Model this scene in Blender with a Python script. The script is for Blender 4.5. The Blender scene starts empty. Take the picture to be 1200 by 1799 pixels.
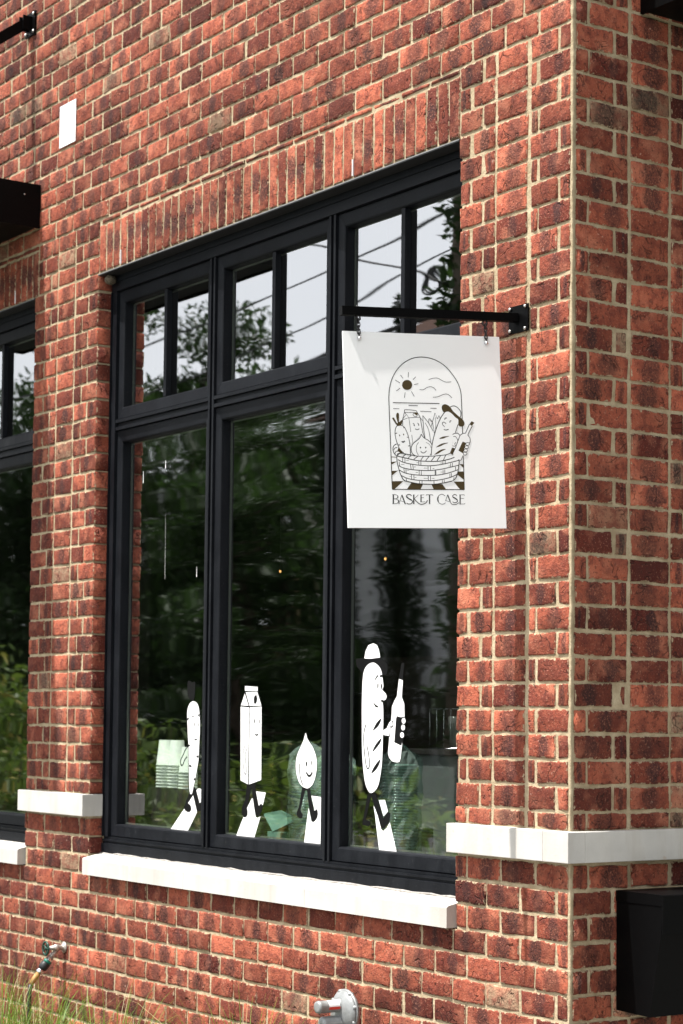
import bpy, bmesh, math, random
from mathutils import Vector, Matrix
from mathutils.geometry import tessellate_polygon
import numpy as np
random.seed(7); rng = np.random.default_rng(7)
S = bpy.context.scene
C = S.collection
R = math.radians
# ------------------------------------------------------------------ camera, sky, sun, exposure
cd = bpy.data.cameras.new('camera'); cam = bpy.data.objects.new('camera', cd); C.objects.link(cam)
cr, cu, cf = Vector((0.5666, 0.8239, 0.0106)), Vector((0.0450, -0.0438, 0.9980)), Vector((-0.8227, 0.5650, 0.0615))
cf.normalize(); cr = cf.cross(Vector((0.0450, -0.0438, 0.9980))).normalized(); cu = cr.cross(cf)
CP = Vector((4.9915, -4.371, 1.7363))
cam.matrix_world = Matrix(((cr.x, cu.x, -cf.x, CP.x), (cr.y, cu.y, -cf.y, CP.y), (cr.z, cu.z, -cf.z, CP.z), (0, 0, 0, 1)))
cd.sensor_fit = 'VERTICAL'; cd.sensor_height = 36; cd.lens = 36 * 3535.6 / 1799
cd.shift_x = 13.08 / 1799; cd.shift_y = 148.6 / 1799
cd.clip_start = .05; cd.clip_end = 600
cd.dof.use_dof = True; cd.dof.focus_distance = 7.1; cd.dof.aperture_fstop = 5.6
S.camera = cam
def project(x, y, z):
    d = Vector((x, y, z)) - CP; w = d.dot(cf)
    return 586.92 + 3535.6 * d.dot(cr) / w, 1048.13 - 3535.6 * d.dot(cu) / w

w = bpy.data.worlds.new('World'); S.world = w; w.use_nodes = True
nt = w.node_tree; nt.nodes.clear()
wo = nt.nodes.new('ShaderNodeOutputWorld'); bg = nt.nodes.new('ShaderNodeBackground'); sky = nt.nodes.new('ShaderNodeTexSky')
sky.sky_type = 'NISHITA'; sky.sun_disc = False; sky.sun_elevation = R(66.5); sky.sun_rotation = R(194.6); sky.air_density = 1.2; sky.dust_density = 2.5
mx = nt.nodes.new('ShaderNodeMixRGB'); mx.inputs[2].default_value = (15.6, 16.0, 16.6, 1)      # thin bright cloud over the whole sky
nz = nt.nodes.new('ShaderNodeTexNoise'); nz.inputs['Scale'].default_value = 2.2; nz.inputs['Detail'].default_value = 5
tcw = nt.nodes.new('ShaderNodeTexCoord'); nt.links.new(tcw.outputs['Generated'], nz.inputs['Vector'])
mr = nt.nodes.new('ShaderNodeMapRange'); mr.inputs[1].default_value = .3; mr.inputs[2].default_value = .65; mr.inputs[3].default_value = .72; mr.inputs[4].default_value = .92
nt.links.new(nz.outputs[0], mr.inputs[0]); nt.links.new(mr.outputs[0], mx.inputs[0]); nt.links.new(sky.outputs[0], mx.inputs[1])
nt.links.new(mx.outputs[0], bg.inputs[0]); bg.inputs[1].default_value = .05
vd = nt.nodes.new('ShaderNodeVectorMath'); vd.operation = 'DOT_PRODUCT'; vd.inputs[1].default_value = (-.055, -.387, .920); nt.links.new(tcw.outputs['Generated'], vd.inputs[0])
mg = nt.nodes.new('ShaderNodeMapRange'); mg.inputs[1].default_value = -.1; mg.inputs[2].default_value = 1; mg.inputs[3].default_value = .78; mg.inputs[4].default_value = 1.72; nt.links.new(vd.outputs['Value'], mg.inputs[0])
ml = nt.nodes.new('ShaderNodeMixRGB'); ml.blend_type = 'MULTIPLY'; ml.inputs[0].default_value = 1; ml.inputs[1].default_value = (10.0, 10.2, 10.5, 1); nt.links.new(mg.outputs[0], ml.inputs[2]); 
sxyz = nt.nodes.new('ShaderNodeSeparateXYZ'); nt.links.new(tcw.outputs['Generated'], sxyz.inputs[0])
mh = nt.nodes.new('ShaderNodeMapRange'); mh.interpolation_type = 'SMOOTHSTEP'; mh.inputs[1].default_value = .05; mh.inputs[2].default_value = .60; mh.inputs[3].default_value = 2.1; mh.inputs[4].default_value = 1; nt.links.new(sxyz.outputs[2], mh.inputs[0])   # hazy, whiter towards the horizon
mk = nt.nodes.new('ShaderNodeMixRGB'); mk.blend_type = 'MULTIPLY'; mk.inputs[0].default_value = 1; nt.links.new(ml.outputs[0], mk.inputs[1]); nt.links.new(mh.outputs[0], mk.inputs[2]); nt.links.new(mk.outputs[0], mx.inputs[2])
nt.links.new(bg.outputs[0], wo.inputs[0])   # thin cloud glows more round the sun
sd = bpy.data.lights.new('sun', 'SUN'); sd.energy = 5.0; sd.angle = R(.55); sd.color = (1, .965, .91)
so = bpy.data.objects.new('sun', sd); C.objects.link(so)
so.rotation_euler = Vector((.107, .42, -1)).to_track_quat('-Z', 'Y').to_euler(); so.location = (-2, -8, 18)
S.view_settings.view_transform = 'Standard'; S.view_settings.look = 'None'; S.view_settings.gamma = 1; S.view_settings.use_curve_mapping = False
S.view_settings.exposure = 0.92
S.cycles.max_bounces = 10; S.cycles.transparent_max_bounces = 16; S.cycles.glossy_bounces = 5; S.cycles.diffuse_bounces = 3
S.cycles.use_denoising = True; S.cycles.caustics_reflective = False; S.cycles.caustics_refractive = False; S.cycles.sample_clamp_indirect = 6

# ------------------------------------------------------------------ material helpers
class N:
    def __init__(s, name):
        s.m = bpy.data.materials.new(name); s.m.use_nodes = True; s.t = s.m.node_tree; s.n = s.t.nodes; s.l = s.t.links
        s.b = s.n['Principled BSDF']; s.out = s.n['Material Output']
    def new(s, ty, **k):
        x = s.n.new('ShaderNode' + ty)
        for a, v in k.items(): setattr(x, a, v)
        return x
    def put(s, sock, v):
        if hasattr(v, 'links') or isinstance(v, bpy.types.NodeSocket): s.l.new(v, sock)
        else: sock.default_value = v
    def math(s, op, a, b=0.0, c=0.0, clamp=False):
        x = s.new('Math', operation=op, use_clamp=clamp); s.put(x.inputs[0], a); s.put(x.inputs[1], b); s.put(x.inputs[2], c); return x.outputs[0]
    def mix(s, f, a, b, mode='MIX'):
        x = s.new('MixRGB', blend_type=mode)
        for i, v in enumerate((f, a, b)):
            if i and isinstance(v, tuple) and len(v) == 3: v = v + (1,)
            s.put(x.inputs[i], v)
        return x.outputs[0]
    def noise(s, vec, sc, det=4, rough=.55, dist=0.0, w=None):
        x = s.new('TexNoise'); s.put(x.inputs['Vector'], vec); x.inputs['Scale'].default_value = sc; x.inputs['Detail'].default_value = det
        x.inputs['Roughness'].default_value = rough; x.inputs['Distortion'].default_value = dist; return x.outputs[0]
    def rng(s, v, a, b, c=0.0, d=1.0, smooth=False):
        x = s.new('MapRange'); s.put(x.inputs[0], v)
        if smooth: x.interpolation_type = 'SMOOTHSTEP'
        for i, q in enumerate((a, b, c, d)): s.put(x.inputs[i + 1], q)
        return x.outputs[0]
    def scale(s, vec, k):
        x = s.new('Mapping'); s.l.new(vec, x.inputs[0]); x.inputs['Scale'].default_value = k; return x.outputs[0]
    def pos(s): return s.new('NewGeometry').outputs['Position']
    def bump(s, h, dist, strength=1.0, prev=None):
        x = s.new('Bump'); s.put(x.inputs['Height'], h); x.inputs['Distance'].default_value = dist; x.inputs['Strength'].default_value = strength
        if prev is not None: s.l.new(prev, x.inputs['Normal'])
        return x.outputs[0]
    def fin(s, col=None, rough=None, spec=None, metal=None, normal=None):
        for k, v in (('Base Color', col), ('Roughness', rough), ('Specular IOR Level', spec), ('Metallic', metal), ('Normal', normal)):
            if v is not None:
                if isinstance(v, tuple) and len(v) == 3: v = v + (1,)
                s.put(s.b.inputs[k], v)
        return s.m

def m_brick():
    n = N('brick'); p = n.pos()
    at = n.new('Attribute', attribute_name='bc'); sp = n.new('SeparateColor'); n.l.new(at.outputs['Color'], sp.inputs[0])
    tone, flash, seed = sp.outputs[0], sp.outputs[1], sp.outputs[2]
    sh = n.new('CombineXYZ'); n.put(sh.inputs[0], n.math('MULTIPLY', seed, 37.0)); n.put(sh.inputs[1], n.math('MULTIPLY', tone, 19.0)); n.put(sh.inputs[2], n.math('MULTIPLY', seed, 11.0))
    va = n.new('VectorMath', operation='ADD'); n.l.new(p, va.inputs[0]); n.l.new(sh.outputs[0], va.inputs[1]); q = va.outputs[0]
    uv = n.new('UVMap', uv_map='uv'); su = n.new('SeparateXYZ'); n.l.new(uv.outputs[0], su.inputs[0])
    mid = n.noise(q, 26, 5, .62); fine = n.noise(q, 150, 3, .7); big = n.noise(q, 9, 3, .5); grit = n.noise(q, 330, 2, .7)
    base = n.mix(n.rng(tone, 0, .9), (.098, .016, .010), (.465, .124, .068))
    tan = n.rng(tone, .955, .985); base = n.mix(tan, base, (.30, .19, .12))
    base = n.mix(n.rng(mid, .44, .60, 0, .7), base, n.mix(tone, (.085, .018, .013), (.20, .046, .031)))
    base = n.mix(n.rng(big, .54, .68, 0, .5), base, (.54, .195, .115))
    # dark flashed patch in the middle of a brick
    du = n.math('ABSOLUTE', n.math('SUBTRACT', su.outputs[0], n.math('ADD', .38, n.math('MULTIPLY', seed, .24))))
    dv = n.math('MULTIPLY', n.math('POWER', n.math('ABSOLUTE', n.math('SUBTRACT', su.outputs[1], .5)), 2.0), .45)
    d = n.math('ADD', n.math('ADD', du, dv), n.math('MULTIPLY', n.math('SUBTRACT', mid, .5), .62))
    fm = n.math('MULTIPLY', n.rng(d, n.math('ADD', .08, n.math('MULTIPLY', tone, .13)), n.math('ADD', .20, n.math('MULTIPLY', tone, .16)), 1, 0, True), flash)
    base = n.mix(n.math('MULTIPLY', fm, n.rng(fine, .30, .62, 1, .50)), base, (.027, .017, .018))
    base = n.mix(n.rng(fine, .58, .70, 0, .6), base, (.54, .26, .17)); base = n.mix(n.rng(n.noise(q, 95, 2, .6), .58, .68, 0, .65), base, (.050, .018, .014))            # sand grains
    base = n.mix(n.rng(grit, .62, .72, 0, .85), base, (.035, .014, .012))
    base = n.mix(n.rng(n.noise(q, 46, 3, .6), .70, .76, 0, .5), base, (.62, .42, .33))    # lime bloom
    base = n.mix(1.0, base, n.rng(n.math('ADD', n.noise(p, 1.1, 4, .65), n.math('MULTIPLY', n.math('SUBTRACT', seed, .5), .42)), .28, .74, .72, 1.22), 'MULTIPLY')
    # mortar smeared over the arrises
    eu = n.math('MULTIPLY', n.math('SUBTRACT', .5, n.math('ABSOLUTE', n.math('SUBTRACT', su.outputs[0], .5))), .155)
    ev = n.math('MULTIPLY', n.math('SUBTRACT', .5, n.math('ABSOLUTE', n.math('SUBTRACT', su.outputs[1], .5))), .066)
    ed = n.math('MINIMUM', eu, ev); thr = n.rng(n.noise(q, 48, 3, .65), .46, .72, .0002, .0075)
    sm = n.rng(n.math('SUBTRACT', thr, ed), 0, .0015, 0, .85)
    base = n.mix(sm, base, n.mix(n.rng(fine, .4, .6), (.34, .25, .155), (.50, .40, .27)))
    # folds and creases of a sand-moulded face
    cr1 = n.math('ABSOLUTE', n.math('SUBTRACT', n.noise(q, 13, 2, .5, 1.2), .5)); crease = n.rng(cr1, 0, .022, 1, 0, True)
    gate = n.rng(n.noise(q, 15, 1, .5), .52, .60, 0, 1)
    crease = n.math('MULTIPLY', crease, gate)
    base = n.mix(n.math('MULTIPLY', crease, .35), base, (.06, .02, .016))
    h = n.math('ADD', n.math('MULTIPLY', mid, .9), n.math('MULTIPLY', fine, .35)); h = n.math('ADD', h, n.math('MULTIPLY', grit, .12)); h = n.math('SUBTRACT', h, n.math('MULTIPLY', crease, .9))
    nm = n.bump(h, .0115, 1.0)
    return n.fin(base, .88, .25, normal=nm)
def m_mortar():
    n = N('mortar'); p = n.pos()
    a = n.noise(p, 14, 4, .6); b = n.noise(p, 170, 3, .7); g = n.noise(p, 420, 2, .6)
    col = n.mix(n.rng(a, .35, .65), (.34, .265, .165), (.545, .45, .305)); col = n.mix(n.rng(b, .35, .58, .45, 0), col, (.33, .25, .16)); col = n.mix(n.rng(g, .66, .72, 0, .6), col, (.20, .14, .09))
    h = n.math('ADD', n.math('MULTIPLY', n.noise(p, 55, 4, .6), 1.0), n.math('MULTIPLY', b, .4))
    return n.fin(col, .95, .15, normal=n.bump(h, .006, .8))
def m_stone():
    n = N('limestone'); p = n.pos()
    a = n.noise(p, 5, 4, .6); b = n.noise(p, 90, 3, .6)
    col = n.mix(n.rng(a, .35, .65), (.50, .482, .455), (.585, .565, .53)); st = n.noise(n.scale(p, (9, 9, 1.4)), 1.0, 5, .6)
    col = n.mix(n.rng(st, .48, .70, 0, .5), col, (.40, .355, .30)); col = n.mix(n.rng(n.noise(p, 22, 3, .5), .70, .74, 0, .6), col, (.46, .37, .29))
    return n.fin(col, .8, .2, normal=n.bump(b, .0012, .5))
def m_frame():
    n = N('charcoal_frame_paint'); p = n.pos()
    a = n.noise(n.scale(p, (3, 3, 1)), 6, 5, .6); b = n.noise(p, 130, 2, .5)
    col = n.mix(n.rng(a, .35, .7), (.0035, .0042, .0062), (.0085, .0098, .0128)); col = n.mix(n.rng(b, .66, .76, 0, .14), col, (.16, .155, .15))
    return n.fin(col, n.rng(a, .3, .7, .44, .58), .14, normal=n.bump(n.noise(p, 60, 2, .5), .0004, .5))
def simple(name, col, rough=.5, metal=0.0, spec=.5, var=.0, sc=40, bump=0.0):
    n = N(name); c = col
    if var or bump:
        q = n.noise(n.pos(), sc, 4, .6)
        if var: c = n.mix(n.rng(q, .3, .7), tuple(v * (1 - var) for v in col), tuple(min(1, v * (1 + var)) for v in col))
        if bump: return n.fin(c, rough, spec, metal, n.bump(q, bump, .8))
    return n.fin(c, rough, spec, metal)
def m_glass(name, wave=.0, blur=.004, ior=4.6, tint=(.95, .98, .96)):
    n = N(name); p = n.pos()
    f = n.new('Fresnel'); f.inputs[0].default_value = ior; bf = n.new('NewGeometry').outputs['Backfacing']; fac = n.math('MULTIPLY', f.outputs[0], n.math('SUBTRACT', 1.0, bf))
    g = n.new('BsdfGlossy'); g.inputs['Roughness'].default_value = blur; g.inputs[0].default_value = (.97, .98, 1, 1)
    t = n.new('BsdfTransparent'); t.inputs[0].default_value = tint + (1,)
    h = n.noise(n.scale(p, (.8, .8, 5.5)), 1.0, 1, .4); h2 = n.noise(p, .9, 0, .5)
    nm = n.bump(n.math('ADD', n.math('MULTIPLY', h, wave), n.math('MULTIPLY', h2, .12)), .012, 1.0)
    n.l.new(nm, g.inputs['Normal'])
    mxs = n.new('MixShader'); n.l.new(fac, mxs.inputs[0]); n.l.new(t.outputs[0], mxs.inputs[1]); n.l.new(g.outputs[0], mxs.inputs[2])
    n.l.new(mxs.outputs[0], n.out.inputs[0]); n.n.remove(n.b); return n.m
def m_leaf(name, a, b, c=None):
    n = N(name); at = n.new('Attribute', attribute_name='lc'); r = n.new('SeparateColor'); n.l.new(at.outputs['Color'], r.inputs[0])
    col = n.mix(r.outputs[0], a, b)
    if c: col = n.mix(n.rng(r.outputs[1], .86, .9), col, c)
    n.fin(col, .5, .3)
    tr = n.new('BsdfTranslucent'); n.l.new(n.mix(.5, col, tuple(min(1, v * 1.6) for v in b)), tr.inputs[0])
    mxs = n.new('MixShader'); mxs.inputs[0].default_value = .35; n.l.new(n.b.outputs[0], mxs.inputs[1]); n.l.new(tr.outputs[0], mxs.inputs[2]); n.l.new(mxs.outputs[0], n.out.inputs[0]); return n.m
def m_clear(name, col, alpha):
    n = N(name); n.fin(col, .12, .6)
    t = n.new('BsdfTransparent'); t.inputs[0].default_value = (.85, .95, .92, 1)
    mxs = n.new('MixShader'); mxs.inputs[0].default_value = alpha; n.l.new(t.outputs[0], mxs.inputs[1]); n.l.new(n.b.outputs[0], mxs.inputs[2]); n.l.new(mxs.outputs[0], n.out.inputs[0]); return n.m

BRICK, MORTAR, STONE, FRAME = m_brick(), m_mortar(), m_stone(), m_frame()
BLACK = simple('black_powder_coat', (.0012, .0012, .0014), .5, spec=.08, var=.3, sc=60, bump=.0003)
GLOSSBLACK = simple('black_enamel', (.006, .006, .007), .28, var=.2)
SIGNWHITE = simple('sign_white', (.91, .91, .91), .42, spec=.3, var=.008, sc=6)
PLATEWHITE = simple('white_plate_paint', (.84, .84, .83), .5, var=.02, sc=20)
INK = simple('black_print', (.012, .011, .010), .6, spec=.2); BROWN = simple('brown_print', (.062, .043, .017), .6, spec=.2); WHITEPRINT = simple('white_print', (.86, .86, .86), .5, spec=.2)
VBLACK = simple('black_vinyl', (.005, .005, .005), .5, spec=.12); VWHITE = simple('white_vinyl', (.88, .88, .88), .45, spec=.2)
STEEL = simple('brushed_steel', (.50, .49, .47), .35, 1.0, var=.15, sc=80); ZINC = simple('worn_zinc', (.46, .42, .38), .5, .7, var=.3, sc=90, bump=.001); CHROME = simple('chrome', (.72, .72, .74), .14, 1.0)
GREENP = simple('dark_green_paint', (.006, .045, .028), .4, var=.3, sc=90); TEALRING = simple('teal_ring', (.01, .16, .11), .4); TANHOSE = simple('tan_rubber', (.42, .22, .07), .6, var=.2); RUBBER = simple('black_rubber', (.012, .013, .014), .5, var=.3)
GREYCAST = simple('grey_cast_paint', (.27, .28, .28), .42, .25, var=.14, sc=50, bump=.0012); LABELW = simple('white_label', (.82, .82, .82), .5); LABELR = simple('red_label_stripe', (.62, .05, .03), .5)
MINT = simple('mint_paper', (.84, .90, .82), .6, spec=.25, var=.03); DARKLID = simple('black_plastic', (.008, .008, .009), .3); LIDCLEAR = m_clear('clear_teal_plastic', (.46, .64, .57), .68); FILM = m_clear('crumpled_clear_film', (.75, .86, .83), .26)
PLANTGREEN = m_leaf('shrub_leaves', (.025, .060, .009), (.105, .165, .024), (.22, .18, .03)); TREELEAF = m_leaf('tree_leaves', (.008, .022, .006), (.034, .070, .015)); DARKLEAF = m_leaf('indoor_leaves', (.010, .022, .008), (.022, .042, .012)); GRASSM = m_leaf('grass_blades', (.06, .13, .014), (.19, .29, .036), (.46, .38, .20))
BARK = simple('bark', (.055, .042, .032), .9, spec=.1, var=.35, sc=12, bump=.02); SIDING = simple('white_siding', (.86, .86, .88), .6, var=.05, sc=3); ROOFM = simple('brown_shingle', (.085, .048, .036), .9, spec=.1, var=.3, sc=9, bump=.01)
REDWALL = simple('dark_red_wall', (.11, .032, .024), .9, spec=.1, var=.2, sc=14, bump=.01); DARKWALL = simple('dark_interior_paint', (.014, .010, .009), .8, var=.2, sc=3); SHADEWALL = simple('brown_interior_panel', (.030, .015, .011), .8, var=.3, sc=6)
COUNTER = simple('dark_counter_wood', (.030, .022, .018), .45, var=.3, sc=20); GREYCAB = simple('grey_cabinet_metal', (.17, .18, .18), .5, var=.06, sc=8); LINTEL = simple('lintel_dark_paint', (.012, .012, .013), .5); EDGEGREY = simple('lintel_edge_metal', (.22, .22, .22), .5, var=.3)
WOODPOLE = simple('weathered_pole', (.10, .08, .06), .9, var=.3, sc=7, bump=.01)
def m_glow():
    n = N('warm_bulb'); e = n.new('Emission'); e.inputs[0].default_value = (1, .50, .15, 1); e.inputs[1].default_value = 1.3; n.l.new(e.outputs[0], n.out.inputs[0]); return n.m
GLOW = m_glow()
GL = [m_glass('window_glass_calm', .05), m_glass('window_glass_rippled', .42, .024), m_glass('window_glass_wavy', .22, .024), m_glass('window_glass_soft', .14, .022)]

# ------------------------------------------------------------------ mesh helpers
def link(name, me, mats, parent=None, label=None, cat=None, group=None, kind=None, loc=None):
    o = bpy.data.objects.new(name, me); C.objects.link(o)
    if me is not None:
        for m in (mats if isinstance(mats, (list, tuple)) else [mats]): me.materials.append(m)
    if parent is not None: o.parent = parent
    if loc is not None: o.location = loc
    tag(o, label, cat, group, kind); return o
def tag(o, label=None, cat=None, group=None, kind=None):
    for k, v in (('label', label), ('category', cat), ('group', group), ('kind', kind)):
        if v: o[k] = v
def root(name, loc, label, cat, group=None):
    o = bpy.data.objects.new(name, None); C.objects.link(o); o.location = loc; o.empty_display_size = .1; tag(o, label, cat, group); return o
def mesh(name, verts, faces, mi=None, smooth=False):
    me = bpy.data.meshes.new(name); me.from_pydata([tuple(v) for v in verts], [], faces)
    if mi: me.polygons.foreach_set('material_index', mi)
    if smooth: me.polygons.foreach_set('use_smooth', [True] * len(me.polygons))
    me.update(); return me
class MB:
    """collects shapes of ONE part, in world metres"""
    def __init__(s, off=(0, 0, 0)): s.v = []; s.f = []; s.mi = []; s.sm = []; s.o = Vector(off)
    def add(s, V, F, m=0, sm=False):
        k = len(s.v); s.v += [Vector(v) - s.o for v in V]; s.f += [tuple(i + k for i in f) for f in F]; s.mi += [m] * len(F); s.sm += [sm] * len(F); return s
    def box(s, a, b, m=0, bev=0.0):
        x0, y0, z0 = a; x1, y1, z1 = b
        if bev <= 0:
            V = [(x, y, z) for x in (x0, x1) for y in (y0, y1) for z in (z0, z1)]
            return s.add(V, [(0, 1, 3, 2), (4, 6, 7, 5), (0, 4, 5, 1), (2, 3, 7, 6), (0, 2, 6, 4), (1, 5, 7, 3)], m)
        bm = bmesh.new(); bmesh.ops.create_cube(bm, size=1)
        for v in bm.verts: v.co = Vector(((x0 + x1) / 2 + v.co.x * (x1 - x0), (y0 + y1) / 2 + v.co.y * (y1 - y0), (z0 + z1) / 2 + v.co.z * (z1 - z0)))
        bmesh.ops.bevel(bm, geom=bm.edges[:], offset=bev, segments=2, profile=.6, affect='EDGES')
        bm.verts.index_update(); s.add([v.co.copy() for v in bm.verts], [[v.index for v in f.verts] for f in bm.faces], m); bm.free(); return s
    def tube(s, pts, rad, seg=10, m=0, cap=True, sm=True):
        pts = [Vector(p) for p in pts]; rad = rad if isinstance(rad, (list, tuple)) else [rad] * len(pts)
        V = []; prev = None
        for i, p in enumerate(pts):
            t = (pts[min(i + 1, len(pts) - 1)] - pts[max(i - 1, 0)]); t = t.normalized() if t.length > 1e-9 else Vector((0, 0, 1))
            a = prev if prev is not None else (Vector((0, 0, 1)) if abs(t.z) < .9 else Vector((1, 0, 0)))
            a = (a - t * a.dot(t)).normalized(); b = t.cross(a); prev = a
            for k in range(seg):
                g = 2 * math.pi * k / seg; V.append(p + (a * math.cos(g) + b * math.sin(g)) * rad[i])
        F = [(i * seg + k, i * seg + (k + 1) % seg, (i + 1) * seg + (k + 1) % seg, (i + 1) * seg + k) for i in range(len(pts) - 1) for k in range(seg)]
        s.add(V, F, m, sm)
        if cap:
            k = len(s.v) - len(V); s.f += [tuple(k + i for i in reversed(range(seg))), tuple(k + (len(pts) - 1) * seg + i for i in range(seg))]; s.mi += [m, m]; s.sm += [False, False]
        return s
    def lathe(s, c, axis, prof, seg=16, m=0, sm=True):
        """prof = [(distance along axis, radius)]"""
        c = Vector(c); ax = Vector(axis).normalized(); return s.tube2([(c + ax * t, r) for t, r in prof], ax, seg, m, sm)
    def tube2(s, pr, ax, seg, m, sm):
        a = Vector((0, 0, 1)) if abs(ax.z) < .9 else Vector((1, 0, 0)); a = (a - ax * a.dot(ax)).normalized(); b = ax.cross(a); V = []
        for p, r in pr:
            for k in range(seg):
                g = 2 * math.pi * k / seg; V.append(p + (a * math.cos(g) + b * math.sin(g)) * max(r, 1e-4))
        n = len(pr); F = [(i * seg + k, i * seg + (k + 1) % seg, (i + 1) * seg + (k + 1) % seg, (i + 1) * seg + k) for i in range(n - 1) for k in range(seg)]
        F += [tuple(reversed(range(seg))), tuple((n - 1) * seg + i for i in range(seg))]
        return s.add(V, F, m, sm)
    def prism(s, poly, axis, a, b, m=0):
        """polygon of (p,q) extruded along 'x','y' or 'z' from a to b"""
        def P(p, q, t): return {'x': (t, p, q), 'y': (p, t, q), 'z': (p, q, t)}[axis]
        n = len(poly); V = [P(p, q, a) for p, q in poly] + [P(p, q, b) for p, q in poly]
        F = [tuple(range(n)), tuple(reversed(range(n, 2 * n)))] + [(i, i + n, (i + 1) % n + n, (i + 1) % n) for i in range(n)]
        return s.add(V, F, m)
    def build(s, name, mats, parent=None, **k):
        me = mesh(name, s.v, s.f, s.mi); me.polygons.foreach_set('use_smooth', s.sm)
        bm = bmesh.new(); bm.from_mesh(me); bmesh.ops.recalc_face_normals(bm, faces=bm.faces); bm.to_mesh(me); bm.free()
        o = link(name, me, mats, parent, loc=tuple(s.o) if parent is None else None, **k); return o
def child(mb, name, mats, parent, **k):
    """mb in world coordinates, parented to an empty (offset taken out)"""
    off = parent.matrix_world.translation if False else Vector(parent.get('_o', (0, 0, 0)))
    for v in mb.v: v -= off
    return mb.build(name, mats, parent, **k)
def rt(name, loc, label, cat, group=None):
    o = root(name, loc, label, cat, group); o['_o'] = tuple(loc); return o
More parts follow.
